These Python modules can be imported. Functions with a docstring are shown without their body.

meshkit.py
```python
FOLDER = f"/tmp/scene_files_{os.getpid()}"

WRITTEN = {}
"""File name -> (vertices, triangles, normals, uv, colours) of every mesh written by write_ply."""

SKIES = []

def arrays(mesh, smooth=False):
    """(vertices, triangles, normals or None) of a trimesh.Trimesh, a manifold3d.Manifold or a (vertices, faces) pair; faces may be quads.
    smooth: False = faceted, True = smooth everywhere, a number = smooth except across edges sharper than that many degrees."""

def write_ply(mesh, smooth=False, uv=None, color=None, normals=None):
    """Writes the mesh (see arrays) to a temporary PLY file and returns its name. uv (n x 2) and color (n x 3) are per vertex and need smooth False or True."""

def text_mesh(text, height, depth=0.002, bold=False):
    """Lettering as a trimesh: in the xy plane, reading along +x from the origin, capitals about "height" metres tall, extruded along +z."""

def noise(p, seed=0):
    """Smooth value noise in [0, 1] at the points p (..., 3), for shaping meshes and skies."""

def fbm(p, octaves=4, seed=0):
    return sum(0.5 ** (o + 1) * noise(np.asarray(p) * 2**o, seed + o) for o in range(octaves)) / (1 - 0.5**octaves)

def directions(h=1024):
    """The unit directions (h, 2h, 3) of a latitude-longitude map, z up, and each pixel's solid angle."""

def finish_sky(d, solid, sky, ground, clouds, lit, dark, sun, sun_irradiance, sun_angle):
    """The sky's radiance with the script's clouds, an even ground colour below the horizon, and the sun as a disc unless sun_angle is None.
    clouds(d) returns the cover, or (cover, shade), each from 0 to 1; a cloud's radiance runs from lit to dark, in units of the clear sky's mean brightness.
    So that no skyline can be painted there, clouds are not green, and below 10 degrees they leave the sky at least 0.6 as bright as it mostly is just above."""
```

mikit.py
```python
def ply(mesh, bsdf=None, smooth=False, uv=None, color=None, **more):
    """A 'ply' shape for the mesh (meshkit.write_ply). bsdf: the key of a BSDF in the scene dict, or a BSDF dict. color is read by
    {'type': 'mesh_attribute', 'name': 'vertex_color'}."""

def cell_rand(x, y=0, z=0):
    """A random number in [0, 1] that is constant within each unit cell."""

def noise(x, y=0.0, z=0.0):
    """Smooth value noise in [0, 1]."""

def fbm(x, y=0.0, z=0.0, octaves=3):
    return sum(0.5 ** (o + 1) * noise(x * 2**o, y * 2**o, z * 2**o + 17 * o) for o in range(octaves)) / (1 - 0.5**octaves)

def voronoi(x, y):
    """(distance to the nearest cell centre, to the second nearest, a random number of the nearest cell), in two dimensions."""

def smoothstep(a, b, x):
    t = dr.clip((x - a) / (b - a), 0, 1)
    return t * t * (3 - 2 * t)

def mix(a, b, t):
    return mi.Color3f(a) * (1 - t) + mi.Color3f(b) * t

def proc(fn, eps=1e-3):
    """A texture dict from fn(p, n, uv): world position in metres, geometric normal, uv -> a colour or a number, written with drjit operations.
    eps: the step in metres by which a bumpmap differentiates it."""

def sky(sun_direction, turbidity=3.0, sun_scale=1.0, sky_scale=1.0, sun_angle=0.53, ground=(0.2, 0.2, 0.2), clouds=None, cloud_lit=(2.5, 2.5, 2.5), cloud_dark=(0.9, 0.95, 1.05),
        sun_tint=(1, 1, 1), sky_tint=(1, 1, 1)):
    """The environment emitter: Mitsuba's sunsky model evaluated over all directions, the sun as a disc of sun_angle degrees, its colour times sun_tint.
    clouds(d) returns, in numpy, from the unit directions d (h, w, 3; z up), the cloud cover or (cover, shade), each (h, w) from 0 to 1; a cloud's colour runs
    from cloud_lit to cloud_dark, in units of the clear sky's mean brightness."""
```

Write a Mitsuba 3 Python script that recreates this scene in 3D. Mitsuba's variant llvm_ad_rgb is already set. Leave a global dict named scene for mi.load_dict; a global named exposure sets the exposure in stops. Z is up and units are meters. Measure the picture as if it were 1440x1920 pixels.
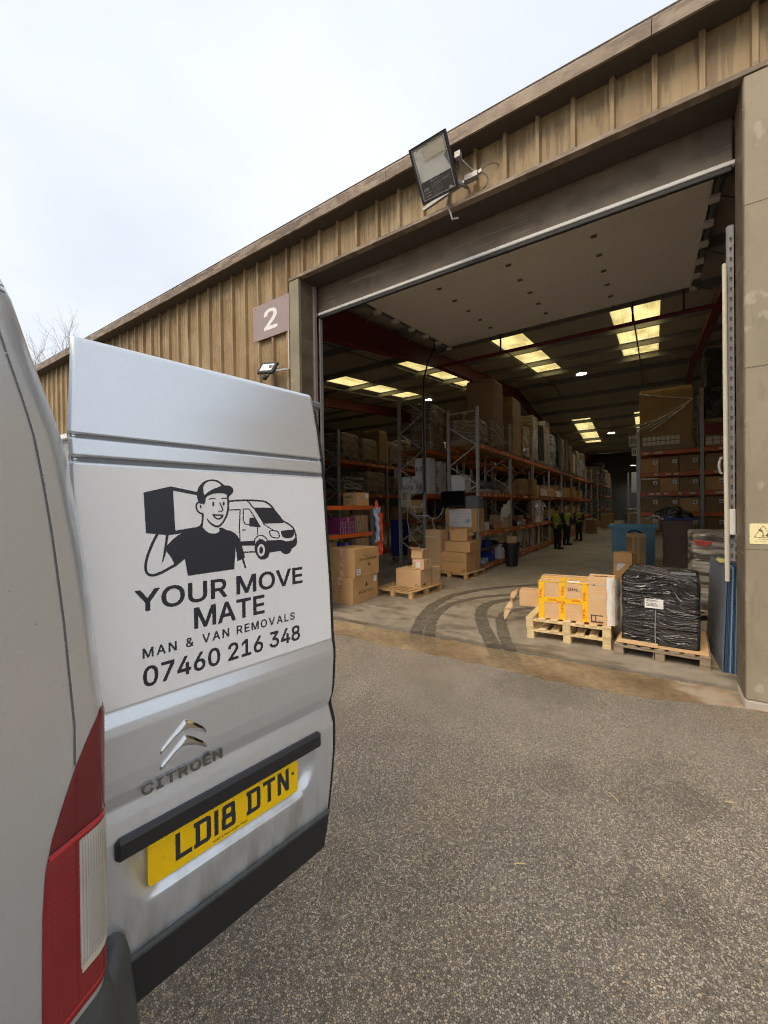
import math, random, json
import numpy as np, trimesh, drjit as dr, mitsuba as mi, mikit, meshkit
import manifold3d as m3
from shapely.geometry import Polygon, LineString, Point, box as sbox
from shapely.ops import unary_union
from shapely import affinity
from mikit import proc, noise, fbm, voronoi, smoothstep, mix, cell_rand
T = mi.ScalarTransform4f
rng = random.Random(7); nr = np.random.default_rng(7)
scene, labels = {}, {}

# ---------------------------------------------------------------- camera, sky, exposure
EYE = np.array([0., 0., 1.84])
_th, _p, _r = math.radians(33.6436), math.radians(-.583), math.radians(-.7764)
_f = np.array([-math.sin(_th), math.cos(_th), 0]); _rt = np.array([math.cos(_th), math.sin(_th), 0]); _up = np.array([0, 0, 1.])
FWD = _f * math.cos(_p) + _up * math.sin(_p); _u2 = _up * math.cos(_p) - _f * math.sin(_p)
UP = _u2 * math.cos(_r) - _rt * math.sin(_r)
scene['camera'] = {'type': 'perspective', 'fov': 102.96, 'fov_axis': 'y', 'near_clip': 0.05, 'far_clip': 600.,
                   'to_world': T().look_at(origin=EYE.tolist(), target=(EYE + FWD).tolist(), up=UP.tolist())}
def clouds(d):
    q = d / np.maximum(d[..., 2:], .08) ** .5
    n = meshkit.fbm(q * 1.7 + 3, 5, 5); m = meshkit.fbm(q * 4.1 + 11, 4, 8)
    return np.ones(d.shape[:2]), np.clip(.16 + 1.5 * (n - .5) + .5 * (m - .5) + .30 * np.clip(d[..., 2], 0, 1) ** 1.5, 0, 1)
scene['sky'] = mikit.sky((-0.10, -0.67, 0.73), turbidity=3, sun_scale=0.30, sun_angle=36, clouds=clouds,
                         cloud_lit=(1.86, 1.95, 2.06), cloud_dark=(1.36, 1.48, 1.68), sun_tint=(1, .965, .91))
exposure = 2.55

# ---------------------------------------------------------------- helpers
def numbered(k):
    if k not in USED: USED[k] = 0; return k
    USED[k] += 1; return f'{k}_{USED[k]:03d}'
USED = {}
def thing(name, label, cat, group=None, kind=None):
    k = numbered(name); labels[k] = {'label': label, 'category': cat}
    if group: labels[k]['group'] = group
    if kind: labels[k]['kind'] = kind
    return k
def part(parent, name, mesh, bsdf, smooth=False, label=None, kind=None, **kw):
    k = numbered(parent + '__' + name)
    scene[k] = mesh if isinstance(mesh, dict) else mikit.ply(tri(mesh), bsdf, smooth=smooth, **kw)
    if label or kind:
        labels[k] = {}
        if label: labels[k]['label'] = label
        if kind: labels[k]['kind'] = kind
    return k
def solo(name, mesh, bsdf, label, cat, group=None, kind=None, smooth=False):
    k = thing(name, label, cat, group, kind); scene[k] = mikit.ply(tri(mesh), bsdf, smooth=smooth); return k
def struct(name, mesh, bsdf, smooth=False):
    k = numbered(name); scene[k] = mikit.ply(tri(mesh), bsdf, smooth=smooth); labels[k] = {'kind': 'structure', 'label': name.replace('_', ' ')}; return k
def tri(m):
    if isinstance(m, MB): return m.mesh()
    if hasattr(m, 'to_mesh'):
        q = m.to_mesh(); return trimesh.Trimesh(q.vert_properties[:, :3], q.tri_verts, process=False)
    return m
def moved(d, x=0, y=0, z=0, rot=0):
    return {**d, 'to_world': T().translate([x, y, z]).rotate([0, 0, 1], rot)}
class MB:
    def __init__(s): s.v, s.f, s.n = [], [], 0
    def add(s, v, f): s.v.append(np.asarray(v, float)); s.f.append(np.asarray(f, int) + s.n); s.n += len(v); return s
    def m(s, mesh): mesh = tri(mesh); return s.add(mesh.vertices, mesh.faces)
    def box(s, x0, x1, y0, y1, z0, z1):
        v = np.array([[x, y, z] for x in (x0, x1) for y in (y0, y1) for z in (z0, z1)], float)
        return s.add(v, BOXF)
    def mesh(s): return trimesh.Trimesh(np.vstack(s.v), np.vstack(s.f), process=False)
BOXF = np.array([[0, 1, 3], [0, 3, 2], [4, 6, 7], [4, 7, 5], [0, 4, 5], [0, 5, 1], [2, 3, 7], [2, 7, 6], [0, 2, 6], [0, 6, 4], [1, 5, 7], [1, 7, 3]])
def box(x0, x1, y0, y1, z0, z1): return MB().box(x0, x1, y0, y1, z0, z1).mesh()
def cbox(x0, x1, y0, y1, z0, z1, b=.004):
    """box with chamfered edges"""
    P = []
    for x, sx in ((x0, 1), (x1, -1)):
        for y, sy in ((y0, 1), (y1, -1)):
            for z, sz in ((z0, 1), (z1, -1)):
                P += [[x + sx * b, y + sy * b, z], [x + sx * b, y, z + sz * b], [x, y + sy * b, z + sz * b]]
    return tri(m3.Manifold.hull_points(np.array(P, float)))
def xf(mesh, x=0, y=0, z=0, rot=0, tilt=0, axis=(1, 0, 0)):
    mesh = tri(mesh).copy()
    if tilt: mesh.apply_transform(trimesh.transformations.rotation_matrix(math.radians(tilt), axis))
    if rot: mesh.apply_transform(trimesh.transformations.rotation_matrix(math.radians(rot), (0, 0, 1)))
    mesh.apply_translation((x, y, z)); return mesh
def beam(a, b, w, h, up=(0, 0, 1)):
    """rectangular bar from a to b"""
    a, b = np.asarray(a, float), np.asarray(b, float); d = (b - a) / np.linalg.norm(b - a)
    s = np.cross(d, up); s = s / (np.linalg.norm(s) or 1); u = np.cross(s, d)
    v = [p + i * s * w / 2 + j * u * h / 2 for p in (a, b) for i in (-1, 1) for j in (-1, 1)]
    return trimesh.Trimesh(np.array(v), BOXF, process=False)
def tube(pts, r, sides=8):
    p = np.asarray(pts, float); t = np.gradient(p, axis=0); t /= np.linalg.norm(t, axis=1, keepdims=True) + 1e-12
    a = np.cross(t, np.where(np.abs(t[:, 2:]) < .9, [0, 0, 1.], [1., 0, 0])); a /= np.linalg.norm(a, axis=1, keepdims=True) + 1e-12
    b = np.cross(t, a); g = np.arange(sides) * 2 * np.pi / sides; R = np.broadcast_to(r, (len(p),))[:, None, None]
    v = p[:, None] + R * (np.cos(g)[None, :, None] * a[:, None] + np.sin(g)[None, :, None] * b[:, None])
    f = []
    for i in range(len(p) - 1):
        for j in range(sides):
            k = (j + 1) % sides; q = [i * sides + j, i * sides + k, (i + 1) * sides + k, (i + 1) * sides + j]
            f += [[q[0], q[2], q[1]], [q[0], q[3], q[2]]]
    n = len(p) * sides; vv = np.vstack([v.reshape(-1, 3), p[:1], p[-1:]])
    for j in range(sides): k = (j + 1) % sides; f += [[n, j, k], [n + 1, n - sides + k, n - sides + j]]
    return trimesh.Trimesh(vv, np.array(f), process=False)
def bez(a, b, c, d, n=14):
    t = np.linspace(0, 1, n)[:, None]; a, b, c, d = map(np.asarray, (a, b, c, d))
    return a * (1 - t) ** 3 + 3 * b * t * (1 - t) ** 2 + 3 * c * t * t * (1 - t) + d * t ** 3
def ext(poly, h):
    g = [p for p in getattr(poly, 'geoms', [poly]) if p.area > 1e-9]
    return trimesh.util.concatenate([trimesh.creation.extrude_polygon(p, h, engine='earcut') for p in g])
def onframe(mesh, O, X, Y, Z):
    M = np.eye(4); M[:3, 0], M[:3, 1], M[:3, 2], M[:3, 3] = X, Y, Z, O
    mesh = tri(mesh).copy(); mesh.apply_transform(M); return mesh
def grid(fn, us, vs):
    U, V = np.meshgrid(us, vs, indexing='ij'); P = fn(U, V).reshape(-1, 3); n, m = len(us), len(vs)
    i, j = np.meshgrid(np.arange(n - 1), np.arange(m - 1), indexing='ij'); i, j = i.ravel(), j.ravel()
    q = np.stack([i * m + j, (i + 1) * m + j, (i + 1) * m + j + 1, i * m + j + 1], 1)
    return trimesh.Trimesh(P, np.vstack([q[:, [0, 1, 2]], q[:, [0, 2, 3]]]), process=False)
def hull(pts): return m3.Manifold.hull_points(np.asarray(pts, float))
def ball(c, r, n=10):
    return m3.Manifold.sphere(r, n).translate([float(x) for x in c])
def lathe(prof, n=32): return trimesh.creation.revolve(np.array(prof), sections=n)
def text(s, t0, t1, z0, z1, depth=.0006, bold=True, spacing=0., words=False):
    """flat lettering fitted into the rectangle t0..t1 x z0..z1 of its own plane"""
    ms, x, wd = [], 0, [[]]
    if spacing:
        for c in s:
            if c == ' ': x += 30 + spacing; wd.append([]); continue
            m = meshkit.text_mesh(c, 70, depth=1, bold=bold); b = m.bounds; m.apply_translation((x - b[0][0], 0, 0)); ms.append(m); wd[-1].append(m); x += b[1][0] - b[0][0] + spacing
        m = trimesh.util.concatenate(ms)
    else: m = meshkit.text_mesh(s, 70, depth=1, bold=bold)
    b = m.bounds; e = b[1] - b[0]; o = []
    for q in ([trimesh.util.concatenate(w) for w in wd] if words else [m]):
        q.apply_translation(-b[0]); q.apply_scale([(t1 - t0) / e[0], (z1 - z0) / e[1], depth / e[2]]); q.apply_translation((t0, z0, 0)); o.append(q)
    return o if words else o[0]
XF = (np.array([1., 0, 0]), np.array([0, 0, 1.]), np.array([0, -1., 0]))      # frame of a surface facing the yard (-Y)

# ---------------------------------------------------------------- materials
def rgb(*c): return {'type': 'rgb', 'value': list(c)}
def mat(k, col, rough=.6, **kw):
    col = col if isinstance(col, dict) else rgb(*col)
    scene['mat_' + k] = {'type': 'twosided', 'b': {'type': 'principled', 'base_color': col, 'roughness': rough, **kw}}
    return 'mat_' + k
def bump(k, base, fn, scale=1., eps=1e-3):
    b = scene['mat_' + base]['b']
    scene['mat_' + k] = {'type': 'twosided', 'b': {'type': 'bumpmap', 'arbitrary': proc(fn, eps), 'scale': scale, 'n': b}}
    return 'mat_' + k
def asphalt_h(p, n, uv):
    d1, d2, r = voronoi(p.x * 104, p.y * 104)
    return (smoothstep(0., .45, d2 - d1) * .6 + r * .5) * .0032
def asphalt_c(p, n, uv):
    d1, d2, r = voronoi(p.x * 104, p.y * 104)
    stone = mix((.168, .145, .118), (.41, .36, .298), r * r)
    stone = mix(stone, (.42, .29, .14), smoothstep(.93, .96, cell_rand(dr.floor(r * 9999), 3, 1)) * .6)
    keep = .30 + .70 * smoothstep(.16, .30, cell_rand(dr.floor(r * 7919), 5, 2))
    c = mix((.088, .077, .065), stone * 1.26, smoothstep(.04, .34, d2 - d1) * keep)
    big = fbm(p.x * .55, p.y * .55, 0, 4); med = fbm(p.x * 3.1 + 9, p.y * 3.1, 2, 3)
    c = c * (.62 + .5 * big + .26 * med)
    stain = smoothstep(.58, .74, fbm(p.x * 1.7 + 30, p.y * 1.7, 7, 4)) * .42 + smoothstep(.62, .70, fbm(p.x * 3.9, p.y * 3.9 + 20, 3, 3)) * .14
    return mix(mix(c, c * .55, stain), c * mi.Color3f(1.05, 1.0, .92), smoothstep(.45, .7, fbm(p.x * .9 + 60, p.y * .9, 7, 3)))
scene['mat_asphalt'] = {'type': 'twosided', 'b': {'type': 'bumpmap', 'arbitrary': proc(asphalt_h, 2e-3), 'scale': 1.0,
    'n': {'type': 'principled', 'base_color': proc(asphalt_c), 'roughness': .72, 'specular': .35}}}
TRACKS = [([(-2.4, 4.3), (-2.66, 4.7), (-2.99, 5.34), (-3.32, 6.24), (-3.5, 7.02), (-3.5, 7.9), (-3.1, 8.9), (-2.3, 9.8)], .10),
          ([(-2.2, 4.35), (-2.46, 4.75), (-2.83, 5.44), (-3.08, 6.05), (-3.24, 6.89), (-3.11, 7.61), (-2.75, 8.2), (-2.0, 8.9), (-1., 9.4)], .085),
          ([(-1.45, 4.5), (-1.61, 4.9), (-1.87, 5.39), (-2.23, 6.07), (-2.55, 6.81), (-2.64, 7.39), (-2.5, 7.85), (-2.2, 8.25), (-1.4, 8.8)], .10),
          ([(-1.05, 4.2), (-1.28, 4.62), (-1.6, 5.28), (-1.91, 5.99), (-2.1, 6.54), (-2.16, 6.99), (-2.03, 7.34), (-1.7, 7.65), (-.9, 8.0)], .085)]
def chaikin(L, k=2):
    for _ in range(k):
        L = [L[0]] + [q for a, b in zip(L[:-1], L[1:]) for q in ((a[0] * .75 + b[0] * .25, a[1] * .75 + b[1] * .25), (a[0] * .25 + b[0] * .75, a[1] * .25 + b[1] * .75))] + [L[-1]]
    return L
def tracks(p):
    m = mi.Float(0)
    wob = (fbm(p.x * 7, p.y * 7, 3, 2) - .5) * .03
    for L, w in TRACKS:
        d = mi.Float(9)
        L = chaikin(L, 1)
        for a, b in zip(L[:-1], L[1:]):
            ex, ey = b[0] - a[0], b[1] - a[1]; l2 = ex * ex + ey * ey
            t = dr.clip(((p.x - a[0]) * ex + (p.y - a[1]) * ey) / l2, 0, 1)
            d = dr.minimum(d, dr.square(p.x - a[0] - t * ex) + dr.square(p.y - a[1] - t * ey))
        d = dr.sqrt(d) + wob
        m = dr.maximum(m, smoothstep(w + .014, w - .014, d))
    return m * (.75 + .25 * smoothstep(.28, .5, fbm(p.x * 26, p.y * 26, 6, 3)))
def slab_c(p, n, uv):
    f = fbm(p.x * 1.3, p.y * 1.3, 0, 4); g = fbm(p.x * 9, p.y * 9, 4, 4); st = fbm(p.x * 2.6 + 40, p.y * 5.2, 1, 3)
    c = mix((.245, .21, .16), (.35, .31, .25), dr.clip(f * 1.3 - .1, 0, 1)) * (.78 + .44 * g)
    wet = smoothstep(.52, .74, st * .75 + .25 * g) * smoothstep(9.5, 6.5, p.y)
    c = mix(c, c * mi.Color3f(.60, .57, .52), wet)
    t = tracks(p) * smoothstep(12.5, 9.2, p.y)
    c = mix(c, mi.Color3f(.105, .092, .070) * (.75 + .5 * g), t * .9)
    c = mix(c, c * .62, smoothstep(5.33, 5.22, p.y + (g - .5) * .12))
    return c
mat('slab', proc(slab_c), .55, specular=.4)
def apron_c(p, n, uv):
    f = fbm(p.x * 2.2, p.y * 2.2, 0, 4); g = fbm(p.x * 21, p.y * 21, 4, 3)
    c = mix((.17, .115, .062), (.32, .24, .145), dr.clip(f * 1.6 - .3, 0, 1)) * (.7 + .6 * g)
    c = mix(c, mi.Color3f(.30, .15, .10) * (.6 + .9 * g), smoothstep(.05, .5, p.x) * smoothstep(.45, .62, fbm(p.x * 14 + 5, p.y * 14, 2, 3)) * .8)
    c = mix(c, (.46, .40, .31), smoothstep(-.4, .35, p.x) * smoothstep(.42, .6, f) * .6)
    tread = smoothstep(.3, .7, .5 + .5 * dr.sin((p.x * .45 + p.y) * 70))
    return mix(c, mi.Color3f(.125, .10, .07) * (.8 + .35 * tread), tracks(p) * .55 * smoothstep(4.55, 4.95, p.y))
mat('apron', proc(apron_c), .6, specular=.4)
def clad_c(p, n, uv):
    st = fbm(p.x * 34, p.z * .7, 2, 3); st2 = fbm(p.x * 11 + 7, p.z * .35, 5, 3); f = fbm(p.x * 2.3, p.z * 2.3, 0, 4)
    c = mix((.27, .18, .088), (.35, .256, .138), dr.clip(st2 * 1.5 - .25, 0, 1)) * (.82 + .36 * f)
    c = mix(c, (.40, .33, .215), smoothstep(.5, .75, f) * .35)
    grime = smoothstep(.56, .76, st) * .42
    run = smoothstep(0., .12, noise(p.x * 46, 3, 1) * noise(p.x * 7, 9, 2) * .85 - (6.275 - p.z) * .9 + .04)
    return mix(mix(c, c * .55, grime), c * mi.Color3f(.40, .37, .34), run * .48)
mat('clad', proc(clad_c), .5, specular=.35)
def tan_c(p, n, uv):
    f = fbm(p.x * 1.7 + p.y, p.z * 1.1, 3, 4); g = fbm(p.x * 42, p.z * 42, p.y * 42, 2); sc = fbm(p.x * 16, p.z * 3.2, 8, 4)
    c = mix((.225, .195, .135), (.30, .26, .185), f) * (.82 + .36 * f) * (.94 + .12 * g)
    c = mix(c, (.20, .165, .11), smoothstep(.58, .84, sc) * .5)
    return mix(c, (.57, .53, .44), smoothstep(.70, .80, fbm(p.x * 9 + 3, p.z * 6, 2, 4)) * .3)
mat('tan', proc(tan_c), .5, specular=.35)
def trim_c(p, n, uv):
    f = fbm(p.x * 6, p.z * 9, p.y * 6, 4); g = fbm(p.x * 1.1, p.z * 1.1, 1, 3)
    c = mix((.18, .132, .094), (.31, .245, .185), dr.clip(f * 1.5 - .25, 0, 1))
    return mix(c, (.12, .085, .055), smoothstep(.46, .62, fbm(p.x * 4 + 2, p.z * 16, 4, 4)) * .75) * (.8 + .4 * g)
mat('trim', proc(trim_c), .55)
def brown_c(p, n, uv):
    f = fbm(p.x * 5, p.z * 5, p.y * 5, 4); s = fbm(p.x * 2.2, p.z * 46, 4, 2)
    c = mix((.095, .070, .047), (.19, .145, .10), dr.clip(f * 1.5 - .25, 0, 1))
    return mix(c, (.33, .28, .21), smoothstep(.76, .82, s) * .4)
mat('brown', proc(brown_c), .5)
def card_fn(a, b):
    def fn(p, n, uv):
        f = fbm(p.x * 4, p.y * 4, p.z * 4, 3); g = noise(p.x * 3, p.y * 3, p.z * 160)
        return mix(a, b, f) * (.90 + .14 * g)
    return fn
mat('card_light', proc(card_fn((.60, .385, .205), (.70, .47, .265))), .75, specular=.25)
mat('card', proc(card_fn((.56, .325, .135), (.66, .40, .18))), .75, specular=.25)
mat('card_dull', proc(card_fn((.27, .172, .086), (.38, .25, .135))), .75, specular=.25)
def wood_fn(a, b):
    def fn(p, n, uv):
        g = fbm(p.x * 9 + p.z * 31, p.y * 9 + p.z * 17, p.z * 60, 3); s = noise(p.x * 90, p.y * 4, p.z * 90)
        return mix(a, b, dr.clip(g * 1.6 - .3, 0, 1)) * (.86 + .22 * s)
    return fn
mat('wood_new', proc(wood_fn((.56, .41, .20), (.74, .60, .36))), .7, specular=.25)
mat('wood', proc(wood_fn((.45, .28, .125), (.60, .40, .20))), .7, specular=.25)
mat('wood_old', proc(wood_fn((.20, .155, .105), (.36, .29, .21))), .8, specular=.2)
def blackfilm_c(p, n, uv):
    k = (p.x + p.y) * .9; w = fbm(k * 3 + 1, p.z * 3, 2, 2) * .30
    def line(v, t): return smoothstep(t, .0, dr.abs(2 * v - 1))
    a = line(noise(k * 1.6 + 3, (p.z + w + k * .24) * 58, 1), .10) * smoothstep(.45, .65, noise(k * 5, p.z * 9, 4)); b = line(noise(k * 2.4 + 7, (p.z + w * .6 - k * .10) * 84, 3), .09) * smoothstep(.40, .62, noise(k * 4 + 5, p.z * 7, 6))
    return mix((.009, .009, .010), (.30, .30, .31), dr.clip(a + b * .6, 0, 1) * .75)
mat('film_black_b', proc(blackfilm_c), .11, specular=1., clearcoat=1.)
def wrap_h(p, n, uv):
    k = (p.x + p.y) * .9; w = fbm(k * 3 + 1, p.z * 3, 2, 2) * .30
    def crease(v): return dr.power(1 - dr.abs(2 * v - 1), 5)
    a = crease(noise(k * 2.2, (p.z + w + k * .22) * 62, 1)); b = crease(noise(k * 3.4 + 7, (p.z + w - k * .12) * 95, 3)); c = fbm(p.x * 42, p.y * 42, p.z * 42, 2)
    return a * .0085 + b * .005 + c * .0028
bump('film_black', 'film_black_b', wrap_h, 2.6, 1.6e-3)
def film_c(p, n, uv):
    f = fbm(p.x * 3, p.y * 3, p.z * 3, 3); s = smoothstep(.55, .75, noise((p.x + p.y) * 2, 5, (p.z + (p.x + p.y) * .25) * 22))
    rows = smoothstep(.06, .03, dr.abs(p.z / .31 - dr.floor(p.z / .31) - .5))
    return mix(mix((.17, .115, .065), (.30, .225, .145), f), (.52, .48, .40), s * .45) * (1 - .35 * rows)
mat('film_b', proc(film_c), .15, specular=.6, clearcoat=.7)
bump('film', 'film_b', wrap_h, .9, 1.6e-3)
def silver_c(p, n, uv):
    k = p.x + p.y; v = fbm(k * 2.2, 3, (p.z + k * .06) * 16, 4); v2 = noise(k * 5, 8, (p.z - k * .09) * 46)
    return mix((.075, .062, .05), (.46, .42, .36), smoothstep(.32, .72, v)) * (.7 + .5 * v2)
mat('film_silver_b', proc(silver_c), .2, specular=.7, clearcoat=.8); bump('film_silver', 'film_silver_b', wrap_h, 1.0, 1.6e-3)
def paint_c(p, n, uv):
    f = fbm(p.x * 260, p.y * 260, p.z * 260, 2); d = fbm(p.x * 2.5, p.y * 2.5, p.z * 1.2, 3)
    c = mi.Color3f(.68, .73, .78) * (.93 + .1 * f + .08 * (d - .5))
    w = fbm(p.x * 30, p.y * 30, p.z * 5, 4) * smoothstep(1.25, .55, p.z + .35 * (fbm(p.x * 6, p.y * 6, p.z * 3, 3) - .5))
    return mix(c, (.30, .265, .22), smoothstep(.30, .75, w) * .55)
mat('silver', proc(paint_c), .27, metallic=.66, specular=.6, clearcoat=.6, clearcoat_gloss=.85)
mat('vinyl', (.88, .875, .87), .42, specular=.4)
mat('ink', (.030, .034, .045), .35, specular=.4)
mat('black_plastic', (.018, .019, .021), .42)
def plast_c(p, n, uv):
    g = fbm(p.x * 130, p.y * 130, p.z * 130, 2); f = fbm(p.x * 9, p.y * 9, p.z * 9, 3)
    return mi.Color3f(.062, .068, .068) * (.75 + .35 * g + .3 * f)
mat('bumper', proc(plast_c), .6)
mat('rubber', (.012, .012, .012), .55)
mat('chrome_dark', (.26, .26, .262), .16, metallic=1.); mat('chrome', (.62, .62, .615), .06, metallic=1.)
mat('plate_yellow', (.95, .60, .0), .35, specular=.5)
def red_c(p, n, uv):
    k = p.x * .37 - p.y * .93; k2 = p.x * -.37 + p.y * .93
    cell = smoothstep(.10, .30, dr.abs(k2 * 95 - dr.floor(k2 * 95) - .5)) * smoothstep(.10, .30, dr.abs(p.z * 62 - dr.floor(p.z * 62) - .5))
    return mix((.13, .002, .007), (.40, .010, .018), .38 + .26 * cell * noise(k2 * 24, p.z * 16, 2))
mat('red_lens_b', proc(red_c), .06, specular=.8, clearcoat=1.)
def lens_h(p, n, uv): return (dr.sin(p.z * 390) + dr.sin((p.y * .93 - p.x * .37) * 597)) * .00006
bump('red_lens', 'red_lens_b', lens_h, 1., 5e-4)
mat('red_lens_dark', (.15, .004, .010), .10, specular=.7, clearcoat=1.)
mat('red_bright', (.62, .02, .03), .12, specular=.7, clearcoat=1.)
def clear_c(p, n, uv):
    k = (p.y * .93 - p.x * .37) * 150; rib = .5 + .5 * dr.sin(k * 6.28)
    return mix((.30, .285, .25), (.60, .585, .54), rib * .5 + .5 * fbm(p.x * 20, p.y * 20, p.z * 9, 3))
mat('clear_lens_b', proc(clear_c), .06, specular=.8, clearcoat=1.)
def rib_h(p, n, uv): return dr.sin((p.x * .37 + p.y * .93) * 1500) * .00035
bump('clear_lens', 'clear_lens_b', rib_h, 1., 4e-4)
mat('orange', (.52, .125, .028), .45); mat('orange_bright', (.66, .13, .025), .42)
mat('galv', (.33, .33, .33), .45, metallic=.35); mat('galv_dark', (.16, .165, .175), .5, metallic=.3)
mat('upright', (.40, .39, .38), .45, metallic=.25)
mat('deck_roof', (.46, .44, .41), .7); mat('purlin', (.30, .30, .30), .5, metallic=.3)
mat('red_steel', (.17, .022, .022), .5)
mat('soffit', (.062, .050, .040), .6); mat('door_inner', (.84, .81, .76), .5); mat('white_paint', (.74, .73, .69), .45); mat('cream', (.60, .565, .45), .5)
mat('dark', (.022, .022, .024), .7); mat('grey', (.30, .30, .30), .6); mat('wall_in', (.12, .12, .12), .8)
mat('paper', (.74, .73, .72), .7); mat('tape', (.46, .30, .13), .3, specular=.6); mat('tape_yellow', (.86, .50, .015), .28, specular=.6)
mat('print_red', (.55, .04, .03), .5); mat('print_brown', (.10, .055, .03), .7); mat('tape_pink', (.80, .52, .47), .35)
mat('bin_blue', (.125, .32, .46), .42); mat('crate_blue', (.018, .045, .24), .45); mat('brown_board', (.155, .105, .078), .7)
mat('mat_grey', (.145, .155, .17), .6); mat('mat_blue', (.045, .10, .22), .6); mat('mat_edge', (.24, .36, .40), .6); mat('mat_yellow', (.60, .50, .16), .6)
mat('poly_white', (.72, .72, .70), .32, specular=.6); mat('kraft', (.56, .40, .23), .7)
mat('sign_mauve', (.30, .235, .23), .5); mat('sign_yellow', (.80, .72, .40), .5); mat('screen', (.006, .006, .008), .12, specular=.6)
mat('hi_vis', (.28, .35, .03), .6); mat('skin', (.42, .26, .19), .6); mat('navy', (.013, .015, .022), .75); mat('hair', (.03, .022, .018), .7)
mat('hi_orange', (.85, .10, .03), .55); mat('pale_blue', (.42, .55, .72), .6); mat('magenta', (.24, .035, .14), .4); mat('green', (.03, .09, .03), .5)
mat('concrete_edge', (.42, .38, .31), .75); mat('clear_inner', (.40, .385, .345), .07, specular=.8, clearcoat=1.); mat('bark', (.32, .30, .285), .9); mat('lamp_glass', (.80, .82, .78), .1, specular=.8, clearcoat=1.)
mat('beige_panel', (.40, .39, .36), .5); mat('lime', (.35, .45, .18), .6)
scene['mat_glass'] = {'type': 'thindielectric', 'int_ior': 1.5}
def rooflight_c(p, n, uv):
    f = fbm(p.x * 2.2, p.y * 1.1, 4, 4); g = fbm(p.x * 9, p.y * 1.5, 2, 3); rib = smoothstep(.06, .02, dr.abs(p.x * 3.2 - dr.floor(p.x * 3.2) - .5))
    return mix((.84, .72, .31), (.55, .45, .17), smoothstep(.35, .75, f)) * (.80 + .32 * g) * (1 - .14 * rib)
scene['mat_skylight'] = {'type': 'principledthin', 'base_color': proc(rooflight_c), 'roughness': .6, 'diff_trans': 1.9}

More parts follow.
